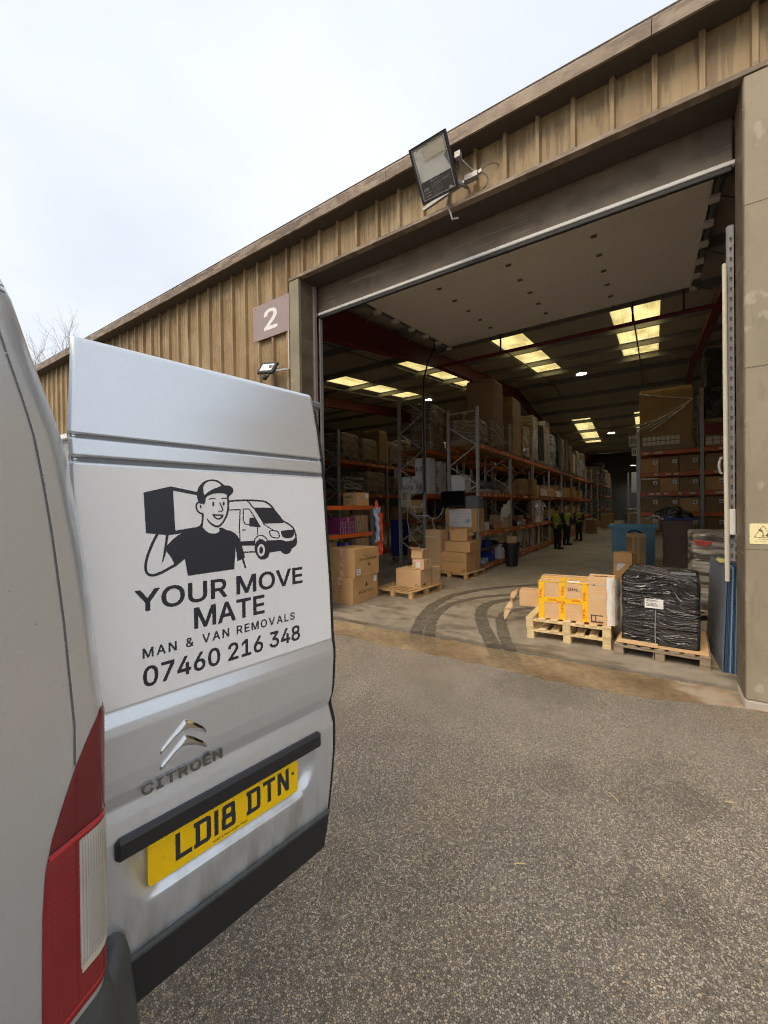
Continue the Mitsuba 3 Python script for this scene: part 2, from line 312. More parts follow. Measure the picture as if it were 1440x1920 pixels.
# ---------------------------------------------------------------- ground
struct('ground_asphalt', MB().add([[-150, -120, -.018], [120, -120, -.018], [120, 160, -.018], [-150, 160, -.018]], [[0, 1, 2], [0, 2, 3]]), 'mat_asphalt')
def rough_edge(x0, x1, fy, n, amp, seed):
    xs = np.linspace(x0, x1, n); q = np.stack([xs * 2.2, xs * 0, xs * 0 + seed], 1); q2 = np.stack([xs * 14, xs * 0, xs * 0 + seed], 1)
    return [(x, fy(x) + amp * 2 * (a - .5) + amp * .8 * (b - .5)) for x, a, b in zip(xs, meshkit.fbm(q, 3, seed), meshkit.fbm(q2, 2, seed + 1))]
ap = rough_edge(-6.2, 1.6, lambda x: 4.57 + (0.28 * min(1, max(0, (x + .25) / .9)) ** 1.3), 220, .045, 3)
struct('concrete_apron', ext(Polygon(ap + [(1.6, 5.3), (-6.2, 5.3)]), .014).apply_translation((0, 0, -.024)), 'mat_apron')
sl = rough_edge(-5.05, .72, lambda x: 5.215 + .012 * x, 160, .025, 9)
slab = Polygon(sl + [(.72, 5.6), (9., 5.6), (9., 56), (-24, 56), (-24, 5.6), (-5.05, 5.6)])
struct('warehouse_floor', ext(slab, .032).apply_translation((0, 0, -.024)), 'mat_slab')
g = MB()
for k in range(420):
    x, y = rng.uniform(-4, 4), rng.uniform(.9, 4.6); r = rng.uniform(.003, .0075)
    b = trimesh.creation.icosahedron(); b.apply_scale([r * rng.uniform(.7, 1.5), r * rng.uniform(.7, 1.3), r * .7]); b.apply_translation((x, y, -.017 + r * .3)); g.m(b)
solo('loose_grit', g, 'mat_concrete_edge', 'loose pale stone chips scattered over the asphalt yard', 'grit', kind='stuff')
for x, y, a, wh in [(.35, 3.25, 20, 'a stride before the right jamb'), (.62, 4.05, -60, 'closest to the right jamb'), (-.05, 3.9, 80, 'just before the apron'), (-.62, 2.1, 35, 'nearest to the van door'), (.9, 2.6, 10, 'at the right edge of the yard'), (-.2, 2.9, 130, 'in the middle of the yard')]:
    l = rng.uniform(.05, .09)
    m = tube(bez((0, 0, .002), (l * .3, .006, .006), (l * .7, -.006, .004), (l, .002, .002), 6), .0025, 5)
    solo('wood_splinter', xf(m, x, y, -.016, a), 'mat_wood_new', f'small pale splinter of wood on the asphalt {wh}', 'splinter', 'splinters of wood on the asphalt')

# ---------------------------------------------------------------- warehouse shell
W = thing('warehouse', 'long tan ribbed metal warehouse with a tall open loading doorway and low roof', 'warehouse')
XL, XR, CL, OXL, OXR, YF = -24., 9., 4.95, -4.88, .678, 4.87
SOF, LIN = 6.275, 5.65
SL = math.tan(math.radians(6))
def roofz(y):
    if y <= 22: return 6.42 + SL * (y - 5)
    if y <= 39: return roofz(22) - SL * (y - 22)
    return roofz(39) + SL * (y - 39)
part(W, 'front_wall', onframe(ext(Polygon([(XL, 0), (XL, 6.5), (XR, 6.5), (XR, 0), (.70, 0), (.70, LIN + .10), (-4.90, LIN + .10), (-4.90, 0), (-14., 0), (-14., 4.2), (-19.5, 4.2), (-19.5, 0)]), .10), (0, 5.07, 0), *XF), 'mat_wall_in')
pitch = .3715; x = .7653 + pitch * 22
rib_dn = Polygon([(-.033, 0), (-.024, .052), (.018, .052), (.033, 0)])
def ribmesh(h):
    m = ext(rib_dn, h); v = m.vertices.copy(); m.vertices = np.stack([v[:, 0], -v[:, 1], v[:, 2]], 1); m.invert(); return m
ribs = {}
while x > XL + .5:
    z0 = LIN + .045 if -5.09 < x < 3.2 else (4.2 if -19.7 < x < -13.9 else .35)
    h = round(SOF - z0, 3)
    if x > -16.9 or x < -16.9:
        if h not in ribs: ribs[h] = mikit.ply(ribmesh(h), 'mat_clad')
        part(W, 'cladding_rib', moved(ribs[h], x, CL - .002, z0), None)
    xa = x - pitch + .030; z1 = LIN + .045 if (-5.09 < xa and x < 3.4) else z0
    P = MB().box(xa, x - .030, CL, CL + .012, z1, SOF)
    for k in (1, 2, 3):                                       # rolled micro ribs
        c = xa + (pitch - .06) * k / 4; P.box(c - .004, c + .004, CL - .003, CL, z1, SOF)
    part(W, 'cladding_panel', P, 'mat_clad'); x -= pitch
S = MB()
for i in range(50):
    xx = .7653 + pitch * (22 - i * 2)
    if xx < XL: break
    for zz in ([5.75] if xx > -5 else [4.6, 5.2, 5.8]):
        c = trimesh.creation.cylinder(.012, .014, sections=8); c.apply_transform(trimesh.transformations.rotation_matrix(math.pi / 2, (1, 0, 0))); c.apply_translation((xx, CL - .05, zz)); S.m(c)
part(W, 'cladding_bolts', S, 'mat_galv_dark', kind='stuff')
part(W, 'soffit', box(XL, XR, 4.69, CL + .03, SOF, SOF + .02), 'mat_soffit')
fx = np.arange(XL, XR, 3.0)
for i, a in enumerate(fx):
    b = a + 2.994
    pr = Polygon([(4.665, 6.262), (4.690, 6.262), (4.690, 6.41), (4.76, 6.45), (4.76, 6.465), (4.672, 6.428), (4.658, 6.40)])
    m = ext(pr, b - a); v = m.vertices; m = trimesh.Trimesh(np.stack([v[:, 2] + a, v[:, 0], v[:, 1]], 1), m.faces, process=False)
    part(W, 'fascia', m, 'mat_trim')
# lintel flashing, soffit of the door recess, jambs
part(W, 'lintel_trim', cbox(-5.10, 3.2, YF - .01, CL + .005, LIN, LIN + .05, .004), 'mat_trim')
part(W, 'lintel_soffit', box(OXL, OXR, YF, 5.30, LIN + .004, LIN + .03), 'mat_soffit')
part(W, 'door_jamb', cbox(-5.095, OXL, YF, 5.30, 0, LIN - .003, .006), 'mat_tan', label='left tan door jamb beside the number sign')
part(W, 'jamb_lining', box(OXL, OXL + .006, YF + .05, 5.30, 0, LIN), 'mat_brown')
part(W, 'door_jamb', cbox(OXR, 3.1, YF, 5.29, .06, LIN - .003, .008), 'mat_tan', label='wide flat tan jamb on the right of the doorway')
part(W, 'jamb_lining', box(OXR - .006, OXR - .001, YF + .03, 5.30, 0, LIN), 'mat_brown')
for zz in (3.05, 1.42, 4.5):
    part(W, 'jamb_seam', box(OXR - .004, 3.1, YF - .003, YF + .002, zz, zz + .006), 'mat_brown')
part(W, 'jamb_plinth', cbox(OXR - .012, 3.1, YF - .022, 5.29, -.022, .055, .006), 'mat_concrete_edge')
part(W, 'door_post', box(OXL + .006, OXL + .045, 5.20, 5.26, 0, LIN), 'mat_sign_mauve')
part(W, 'wall_plinth', box(-13.9, -5.1, CL + .01, 5.07, 0, .34), 'mat_grey')
wp = Polygon([(5.07, 0)] + [(q, roofz(q) - .005) for q in (5.07, 22, 39, 55.9)] + [(55.9, 0)])
for nm, a in (('left_wall', XL), ('right_wall', XR - .1)):
    m = ext(wp, .1); v = m.vertices; part(W, nm, trimesh.Trimesh(np.stack([v[:, 2] + a, v[:, 0], v[:, 1]], 1), m.faces, process=False), 'mat_wall_in')
part(W, 'back_wall', box(XL, XR, 55.9, 56, 0, roofz(55.9) - .005), 'mat_wall_in')
# roof deck with holes for the rooflights
lights = [(x0 + .0, y0, w) for y0 in (13.0, 29.2) for x0, w in ((-1.05, 1.2), (-4.55, 1.1), (-8.15, 1.0), (-11.75, 1.15), (3.0, 1.2), (-15.4, 1.15))] + [(x0, 43., 1.15) for x0 in (-1.05, -4.55)]
deckpoly = sbox(XL, 4.70, XR, 56).difference(unary_union([sbox(a, y, a + w, y + 6.75) for a, y, w in lights]))
for ya, yb in ((4.70, 22), (22, 39), (39, 56)):
    v, f = trimesh.creation.triangulate_polygon(deckpoly.intersection(sbox(XL, ya, XR, yb)), engine='earcut')
    z = np.array([roofz(q) for q in v[:, 1]])
    lo = np.column_stack([v, z]); up = np.column_stack([v, z + .09]); n = len(v)
    part(W, 'roof_deck', trimesh.Trimesh(np.vstack([lo, up]), np.vstack([f[:, ::-1], f + n]), process=False), 'mat_deck_roof')
py = [5.2 + 2.43 * k for k in range(21)]
for a, y, w in lights:
    ys = [y] + [q for q in py if y < q < y + 6.75] + [y + 6.75]
    for ya, yb in zip(ys[:-1], ys[1:]):
        v = [[a - .02, ya, roofz(ya) + .04], [a + w + .02, ya, roofz(ya) + .04], [a + w + .02, yb - .02, roofz(yb - .02) + .04], [a - .02, yb - .02, roofz(yb - .02) + .04]]
        part(W, 'rooflight', MB().add(v, [[0, 1, 2], [0, 2, 3]]), 'mat_skylight')
zp = Polygon([(0, 0), (.06, 0), (.06, .012), (.012, .012), (.012, .19), (-.05, .19), (-.05, .178), (0, .178)])
for q in py:
    m = ext(zp, XR - XL - .3); v = m.vertices
    part(W, 'purlin', trimesh.Trimesh(np.stack([v[:, 2] + XL + .15, v[:, 0] + q, v[:, 1] + roofz(q) - .195], 1), m.faces, process=False), 'mat_purlin')
for fxr in (-20.4, -13.2, -6.0, 1.28, 8.4):
    def bot(y): return roofz(y) - .20 - (.95 - .45 * min(1, (y - 5.3) / 7)) if y < 22 else roofz(y) - .75
    R = MB(); ys = [5.4, 8, 10, 12.4, 22, 39, 55.8]
    for ya, yb in zip(ys[:-1], ys[1:]):
        for hw, t in ((.006, None), (.11, .016)):
            b0, b1 = bot(ya), bot(yb); t0, t1 = (roofz(ya) - .21, roofz(yb) - .21) if t is None else (b0 + t, b1 + t)
            R.add([[fxr + s, yy, z] for s in (-hw, hw) for yy, z in ((ya, b0), (ya, t0), (yb, b1), (yb, t1))], BOXF)
    part(W, 'rafter', R, 'mat_red_steel')
    for yc in (5.3, 39.):
        part(W, 'column', MB().box(fxr - .1, fxr + .1, yc, yc + .015, .01, bot(yc + .3)).box(fxr - .1, fxr + .1, yc + .4, yc + .415, .01, bot(yc + .3)).box(fxr - .006, fxr + .006, yc, yc + .4, .01, bot(yc + .3)), 'mat_red_steel')
part(W, 'tie_pipe', tube([(-6, 12.25, 6.46), (-2, 12.25, 6.46), (1.28, 12.25, 6.46)], .05, 10), 'mat_red_steel')
for a in (-3.85, -.45, .6):
    part(W, 'pipe_hanger', box(a - .02, a + .02, 12.23, 12.27, 6.5, roofz(12.25) - .01), 'mat_red_steel')
for a, y1 in ((-4.25, 24), (-.48, 24), (-7.95, 21), (-11.8, 21)):
    part(W, 'conduit', tube([(a, y, roofz(y) - .215) for y in np.linspace(6.2, y1, 12)], .022, 6), 'mat_galv_dark')
# ---------------------------------------------------------------- sectional door, open overhead
DL, DR = -4.90, .655
D = thing('sectional_door', 'raised sectional overhead door, brown outside and pale grey inside, white bottom rail', 'door')
def dz(y): return 5.955 + SL * (y - 6.1)
part(D, 'bottom_section', cbox(DL, DR, 5.315, 5.355, 5.225, 5.82, .005), 'mat_brown', label='brown lowest door section with white rail under the lintel')
part(D, 'bottom_rail', cbox(DL, DR + .02, 5.298, 5.365, 5.182, 5.226, .006), 'mat_white_paint')
part(D, 'bottom_seal', cbox(DL, DR, 5.305, 5.35, 5.122, 5.181, .010), 'mat_rubber')
crv = [(5.335, 5.82), (5.47, 5.93), (5.75, 5.985)]
for (ya, za), (yb, zb) in zip(crv[:-1], crv[1:]):
    part(D, 'door_section', MB().add([[xx, y, z + h] for xx in (DL, DR) for y, z in ((ya, za), (yb, zb)) for h in (0, .035)], BOXF), 'mat_door_inner')
y = 5.76
while y < 10.7:
    y2 = y + .738; q = MB()
    q.add([[xx, yy, dz(yy) + h] for xx in (DL, DR) for yy in (y, y2 - .012) for h in (0, .04)], BOXF)
    for k in range(1, 9):
        c = y + .738 * k / 9; q.add([[xx, yy, dz(yy) + h] for xx in (DL + .01, DR - .01) for yy in (c - .012, c + .012) for h in (-.004, .001)], BOXF)
    part(D, 'door_section', q, 'mat_door_inner')
    part(D, 'panel_joint', MB().add([[xx, yy, dz(yy) + h] for xx in (DL + .01, DR - .01) for yy in (y2 - .0118, y2 - .0002) for h in (.004, .03)], BOXF), 'mat_dark')
    for xx in (-3.46, -2.12, -.78):
        part(D, 'hinge', MB().box(xx - .045, xx + .045, y2 - .04, y2 - .008, dz(y2) - .014, dz(y2) - .004).box(xx - .045, xx + .045, y2 + .008, y2 + .04, dz(y2) - .014, dz(y2) - .004), 'mat_galv_dark')
    for xx in (DL - .05, DR + .015):
        part(D, 'roller_bracket', box(xx - .04, xx + .09, y2 - .07, y2 + .07, dz(y2) - .075, dz(y2) - .03), 'mat_white_paint')
    y = y2
for s, xx in ((1, DL - .05), (-1, DR + .06)):
    part(D, 'track', MB().m(beam((xx, 5.7, dz(5.7) + .02), (xx, 11.0, dz(11.) + .02), .05, .08)).m(beam((xx - s * .07, 5.9, dz(5.9) + .13), (xx - s * .07, 11.0, dz(11.) + .13), .05, .05)), 'mat_galv_dark')
    for yy in (7.2, 9.0, 10.8):
        part(D, 'track_hanger', MB().m(beam((xx - s * .06, yy, dz(yy) + .05), (xx - s * .06, yy + .35, roofz(yy + .35) - .01), .035, .035)).m(beam((xx - s * .06, yy, dz(yy) + .05), (xx - s * .06, yy - .3, roofz(yy - .3) - .01), .035, .035)).m(beam((xx, yy, dz(yy) - .04), (xx - s * .3, yy + .1, dz(yy) - .16), .03, .03)), 'mat_galv_dark')
part(D, 'spring_shaft', tube([(DL - .1, 10.95, dz(10.95) + .06), (-2, 10.95, dz(10.95) + .06), (DR + .1, 10.95, dz(10.95) + .06)], .055, 10), 'mat_galv')
part(D, 'side_rail', box(DL + .06, DL + .09, 5.31, 5.37, 0.02, 5.16), 'mat_galv')
rail = ext(sbox(0, 0, .048, 3.4).difference(unary_union([sbox(.015, .03 + k * .10, .034, .075 + k * .10) for k in range(33)])), .006)
part(D, 'perforated_rail', onframe(rail, (.626, 5.42, 1.25), *XF), 'mat_grey'); part(D, 'rail_backing', box(.615, .676, 5.43, 5.44, 1.25, 4.65), 'mat_galv_dark')
part(D, 'guard_post', tube([(.606, 5.36, 1.05), (.598, 5.36, 2.6), (.594, 5.36, 4.25)], .020, 10), 'mat_cream')
part(D, 'pull_handle', tube(bez((.565, 5.36, 2.30), (.535, 5.34, 2.28), (.535, 5.34, 2.16), (.567, 5.36, 2.14)), .011, 8), 'mat_grey')
part(D, 'control_box', cbox(.625, .672, 5.34, 5.40, 1.52, 1.78, .006), 'mat_white_paint')
# ---------------------------------------------------------------- neighbouring shutter at the far left
N2 = thing('roller_shutter', 'grey roller shutter with white head box further along the left wall', 'shutter')
sh = MB()
for k in range(36): sh.box(-19.5, -14.0, 5.03, 5.055 - .01 * 0, .02 + k * .112, .02 + k * .112 + .105)
part(N2, 'slats', sh, 'mat_grey', kind='stuff'); part(N2, 'head_box', cbox(-19.6, -13.95, 4.90, 5.05, 4.05, 4.19, .01), 'mat_white_paint')
part(N2, 'guide', box(-14.1, -13.95, 4.92, 5.03, 0, 4.05), 'mat_red_steel')
# ---------------------------------------------------------------- signs and lamps on the wall
s_ = thing('number_sign', 'mauve board with a white figure 2 fixed left of the doorway', 'sign')
SY = 4.885
part(s_, 'board', onframe(ext(Polygon([(-6.02, 4.855), (-5.105, 4.855), (-5.105, 5.475), (-6.02, 5.475)]), .012), (0, SY, 0), *XF), 'mat_sign_mauve')
part(s_, 'figure', onframe(text('2', -5.735, -5.395, 4.985, 5.35, .002), (0, SY - .0125, 0), *XF), 'mat_white_paint')
part(s_, 'screws', MB().m(ball((-5.17, SY - .013, 5.42), .008)).m(ball((-5.95, SY - .013, 5.42), .008)), 'mat_dark', kind='stuff')
w_ = thing('warning_sign', 'small yellow forklift warning sign on the wide right door jamb', 'sign')
yb = sbox(.705, 1.473, .905, 1.655).buffer(-.012).buffer(.012)
part(w_, 'plate', onframe(ext(yb, .004), (0, YF - .001, 0), *XF), 'mat_sign_yellow')
tr_ = Polygon([(.738, 1.532), (.852, 1.532), (.795, 1.636)]).buffer(.004)
part(w_, 'triangle', onframe(ext(tr_.difference(tr_.buffer(-.0045)), .001), (0, YF - .0052, 0), *XF), 'mat_print_brown')
fk = unary_union([sbox(.765, 1.588, .784, 1.604), LineString([(.787, 1.592), (.797, 1.556)]).buffer(.003), Polygon([(.792, 1.552), (.812, 1.549), (.824, 1.570), (.836, 1.566), (.836, 1.547), (.80, 1.545)]), Point(.826, 1.548).buffer(.009), Point(.794, 1.546).buffer(.007), sbox(.778, 1.580, .795, 1.586)])
part(w_, 'forklift_symbol', onframe(ext(fk, .001), (0, YF - .0052, 0), *XF), 'mat_print_brown')
part(w_, 'lettering', MB().m(onframe(text('Fork lift trucks', .762, .835, 1.511, 1.520), (0, YF - .0052, 0), *XF)).m(onframe(text('Take care when operating', .74, .87, 1.493, 1.502), (0, YF - .0052, 0), *XF)), 'mat_print_brown')
# big floodlight over the door
F1 = thing('floodlight', 'large square floodlight with a glass front on a bracket under the eaves', 'floodlight')
fo = np.array([-2.385, 4.60, 5.645]); fX = np.array([1., 0, .03]); fX /= np.linalg.norm(fX); fU = np.array([-.03, -.59, .81]); fU -= fX * (fU @ fX); fU /= np.linalg.norm(fU); fN = np.cross(fX, fU)
def ff(m): return onframe(m, fo, fX, fU, fN)
fw, fh = .455, .54
rim = sbox(0, 0, fw, fh)
part(F1, 'housing', ff(MB().m(hull([[.0, 0, 0], [fw, 0, 0], [0, fh, 0], [fw, fh, 0], [.08, .1, -.16], [fw - .08, .1, -.16], [.08, fh - .1, -.16], [fw - .08, fh - .1, -.16]])).mesh()), 'mat_grey')
part(F1, 'rim', ff(ext(rim.buffer(.008, join_style=2).difference(rim.buffer(-.016, join_style=2)), .05).apply_translation((0, 0, .001))), 'mat_dark')
part(F1, 'inner_trim', ff(ext(rim.buffer(-.0165, join_style=2).difference(rim.buffer(-.026, join_style=2)), .046)), 'mat_galv')
part(F1, 'reflector', ff(MB().add([[.03, .20, .004], [fw - .03, .20, .004], [fw - .08, .34, -.02 + .03], [.13, .34, .01], [.03, fh - .03, .03], [fw - .03, fh - .03, .03], [fw - .03, .38, .012], [.16, .38, .012]], [[0, 1, 2], [0, 2, 3], [3, 2, 6], [3, 6, 7], [7, 6, 5], [7, 5, 4], [0, 3, 7], [0, 7, 4]])), 'mat_lamp_glass')
part(F1, 'reflector_plate', ff(MB().box(.15, fw - .04, .38, .50, .032, .036).mesh()), 'mat_cream')
part(F1, 'label_panel', ff(MB().box(.024, fw - .024, .024, .20, .006, .012).mesh()), 'mat_dark')
pt = MB()
for k in range(9):
    zz = .035 + k * .0145
    for c in range(7):
        if rng.random() < .8: pt.box(.15 + c * .018, .15 + c * .018 + rng.uniform(.006, .014), zz, zz + .005, 0, .0006)
    if k in (1, 3, 5, 6): pt.box(.04, .04 + rng.uniform(.05, .09), zz, zz + .009, 0, .0006)
pt.box(.29, .40, .15, .154, 0, .0006); pt.box(.29, .37, .138, .142, 0, .0006); pt.m(text('DELTA 1', .14, .27, .172, .19))
pt = pt.mesh(); pt.apply_translation((0, 0, .0125)); part(F1, 'label_print', ff(pt), 'mat_galv', kind='stuff')
part(F1, 'glass', ff(MB().add([[.02, .02, .044], [fw - .02, .02, .044], [fw - .02, fh - .02, .044], [.02, fh - .02, .044]], [[0, 1, 2], [0, 2, 3]])), 'mat_glass')
part(F1, 'bracket', MB().m(beam((-2.52, 4.82, 5.755), (-1.72, 4.82, 5.90), .035, .04)).m(beam((-2.2, 4.90, 5.77), (-2.0, 4.55, 5.66), .04, .03)).m(beam((-1.98, 4.6, 5.75), (-1.94, 4.93, 5.86), .03, .03)), 'mat_galv')
part(F1, 'stay', MB().m(beam((-1.93, 4.62, 6.02), (-1.78, 4.8, 5.87), .012, .012)).m(beam((-1.93, 4.62, 6.02), (-1.93, 4.8, 5.84), .012, .012)).box(-1.97, -1.90, 4.58, 4.64, 6.0, 6.07).box(-1.92, -1.76, 4.76, 4.84, 5.83, 5.89), 'mat_galv')
part(F1, 'cable', MB().m(tube(bez((-1.74, 4.82, 5.91), (-1.66, 4.86, 5.99), (-1.58, 4.9, 6.0), (-1.55, 4.94, 5.97)), .006, 6)).m(tube(bez((-1.74, 4.84, 5.90), (-1.64, 4.88, 5.86), (-1.65, 4.9, 5.76), (-1.74, 4.9, 5.74)), .006, 6)), 'mat_galv_dark')
part(F1, 'loose_wire', tube([(-2.12, 4.75, 5.74), (-2.13, 4.72, 5.60), (-2.08, 4.70, 5.46), (-2.06, 4.70, 5.38), (-1.98, 4.70, 5.365)], .011, 6), 'mat_galv')
# small LED flood on the left
F2 = thing('led_floodlight', 'small black floodlight with motion sensor below the number sign', 'floodlight')
so = np.array([-5.66, 4.62, 4.17]); sX = np.array([.97, .1, -.12]); sX /= np.linalg.norm(sX); sU = np.array([-.2, .45, .85]); sU -= sX * (sU @ sX); sU /= np.linalg.norm(sU); sN = np.cross(sX, sU)
def sf(m): return onframe(m, so, sX, sU, sN)
part(F2, 'housing', sf(cbox(0, .36, 0, .25, -.05, 0, .012)), 'mat_black_plastic')
part(F2, 'lens', sf(cbox(.05, .31, .05, .20, -.002, .004, .004)), 'mat_lamp_glass')
part(F2, 'bracket', MB().m(beam((-5.42, 4.70, 4.17), (-5.12, 4.86, 4.20), .03, .03)).m(beam((-5.40, 4.68, 4.25), (-5.30, 4.80, 4.24), .04, .04)), 'mat_galv')
part(F2, 'motion_sensor', MB().m(ball((-5.44, 4.62, 4.05), .045, 16)).m(beam((-5.42, 4.66, 4.07), (-5.38, 4.70, 4.17), .03, .03)), 'mat_black_plastic', True)
part(F2, 'cable_conduit', tube([(-5.12, 4.87, 4.20), (-5.113, 4.862, 4.24), (-5.113, 4.862, 4.85)], .011, 6), 'mat_cream')

# ---------------------------------------------------------------- van
V = thing('van', 'silver panel van backed up at the left with its rear door swung open', 'van')
_a = math.radians(-21.6); VS = np.array([math.sin(_a), math.cos(_a), 0]); VN = np.array([math.cos(_a), -math.sin(_a), 0]); UZ = np.array([0, 0, 1.])
RC = .06
KC = np.array([-1.140, .446, 0]) - RC * np.array([.37, .929, 0])       # centre of the rounded rear corner
KO = KC + RC * (VS + VN)                                                 # sharp corner of the outline
# profile: height, inset of the side, inset of the rear, length to the front
LV = [(.34, .05, .03, 5.30), (.45, .01, .005, 5.38), (.60, .006, .004, 5.40), (.95, .005, .003, 5.36), (1.10, .004, .002, 5.1), (1.355, 0, 0, 4.75), (1.60, .012, .010, 4.5), (1.787, .028, .018, 4.3), (1.90, .040, .025, 4.2), (2.01, .054, .033, 4.1),
      (2.08, .068, .042, 4.02), (2.15, .084, .052, 3.97), (2.21, .098, .060, 3.93), (2.27, .111, .067, 3.90), (2.33, .124, .074, 3.87), (2.375, .138, .084, 3.85), (2.41, .160, .10, 3.83), (2.45, .20, .13, 3.8), (2.485, .27, .18, 3.75), (2.51, .37, .26, 3.68), (2.53, .55, .42, 3.5)]
LVA = np.array(LV)
def inset(z): return np.interp(z, LVA[:, 0], LVA[:, 1]), np.interp(z, LVA[:, 0], LVA[:, 2])
VW = 2.05
def ring(z, si, ri, L):
    """outline at height z in (a along the rear direction, b to the left) coordinates"""
    o = []
    r = RC + .35 * si
    cs = [((-ri - r), (-si - r), 0), ((-ri - r), (-VW + si + r), 1), ((-L + .25), (-VW + si + .25), 2), ((-L + .25), (-si - .25), 3)]
    for a, b, q in cs:
        rr = r if q < 2 else .25
        for t in np.linspace(0, 1, 9):
            g = (math.pi / 2) * (1 - t) - q * math.pi / 2
            o.append((a + rr * math.cos(g), b + rr * math.sin(g), z))
    return o
def vpt(a, b, z): return KO + VS * np.asarray(a)[..., None] + VN * np.asarray(b)[..., None] + UZ * np.asarray(z)[..., None]
R_ = np.array([ring(*l) for l in LV]); nz, nn = R_.shape[:2]
P = KO + R_[..., :1] * VS + R_[..., 1:2] * VN + R_[..., 2:] * UZ; P = P.reshape(-1, 3)
F = []
for i in range(nz - 1):
    for j in range(nn):
        k = (j + 1) % nn; F += [[i * nn + j, (i + 1) * nn + k, i * nn + k], [i * nn + j, (i + 1) * nn + j, (i + 1) * nn + k]]
ct = len(P); P = np.vstack([P, P[(nz - 1) * nn:].mean(0) + [0, 0, .01], P[:nn].mean(0)])
for j in range(nn): k = (j + 1) % nn; F += [[ct, (nz - 1) * nn + k, (nz - 1) * nn + j], [ct + 1, j, k]]
body = trimesh.Trimesh(P, np.array(F), process=False); body.fix_normals()
cut = MB().add([vpt(a, b, z) for a in (-3.2, .2) for b in (-1.80, -.22) for z in (.60, 2.28)], BOXF).mesh(); cut.fix_normals()
def man(m): return m3.Manifold(m3.Mesh(np.asarray(m.vertices, np.float32), np.asarray(m.faces, np.uint32)))
try:
    bm = man(body) - man(cut); bmesh = tri(bm)
    if len(bmesh.faces) < 100: bmesh = body
except Exception: bmesh = body
part(V, 'body', bmesh, 'mat_silver', 32)
part(V, 'cargo_lining', MB().add([vpt(a, b, z) for a in (-3.19, -.25) for b in (-1.79, -.23) for z in (.592, .607)], BOXF), 'mat_grey')
def side_strip(pts, w, off=.0015, vertical=True):
    """thin strip following the van's side; pts = (a, z)"""
    q = []
    for a, z in pts:
        si, ri = inset(z)
        if vertical: q += [vpt(a - w / 2, -si + off, z), vpt(a + w / 2, -si + off, z)]
        else:
            s2, _ = inset(z + w); q += [vpt(a, -si + off, z), vpt(a, -s2 + off, z + w)]
    f = []
    for i in range(len(pts) - 1): f += [[2 * i, 2 * i + 1, 2 * i + 3], [2 * i, 2 * i + 3, 2 * i + 2]]
    return MB().add(np.array(q), f)
part(V, 'panel_seam', side_strip([(-.106 - inset(z)[1], z) for z in np.linspace(1.27, 2.32, 24)], .0042), 'mat_galv_dark')
part(V, 'roof_seam', MB().m(side_strip([(a, 2.322) for a in np.linspace(-3.5, -.14, 60)], .006, .002, False).mesh()).m(side_strip([(a, 2.338) for a in np.linspace(-3.5, -.14, 60)], .004, .002, False).mesh()), 'mat_galv_dark')
dr_ = MB()
for k in range(46):
    z = rng.uniform(1.35, 2.3); a = -.106 - inset(z)[1] + rng.uniform(-.006, .006) if k < 10 else rng.uniform(-.42, -.1); si, _ = inset(z)
    b = trimesh.creation.icosphere(1, .0026 * rng.uniform(.5, 1.1)); b.apply_translation(vpt(a, -si, z)); dr_.m(b)
part(V, 'rain_drops', dr_, 'mat_clear_lens', True, kind='stuff')
# wheels, cab glass, sill
for a in (-1.05, -4.55):
    for b in (-.11, -VW + .11):
        w = part(V, 'wheel', xf(trimesh.creation.cylinder(.335, .215, sections=40), tilt=90, axis=(1, 0, 0)).apply_transform(np.vstack([np.column_stack([VS, VN, UZ, KO + VS * a + VN * b + UZ * .328]), [0, 0, 0, 1]])), 'mat_rubber', 30)
        part(w, 'rim', xf(trimesh.creation.cylinder(.2, .22, sections=24), tilt=90, axis=(1, 0, 0)).apply_transform(np.vstack([np.column_stack([VS, VN, UZ, KO + VS * a + VN * b + UZ * .328]), [0, 0, 0, 1]])), 'mat_galv', 30)
for s in (0, 1):
    b0 = -inset(1.5)[0] + .004 if s == 0 else -VW + inset(1.5)[0] - .004
    part(V, 'side_window', MB().add([vpt(a, b0 + (-.05 if s == 0 else .05) * (z > 1.5), z) for a, z in ((-3.9, 1.36), (-4.6, 1.36), (-4.25, 1.95), (-3.9, 1.95))], [[0, 1, 2], [0, 2, 3]]), 'mat_screen')
part(V, 'windscreen', MB().add([vpt(a, b, z) for a, b, z in ((-4.72, -.25, 1.40), (-4.72, -1.8, 1.40), (-4.06, -1.7, 2.07), (-4.06, -.35, 2.07))], [[0, 1, 2], [0, 2, 3]]), 'mat_screen')
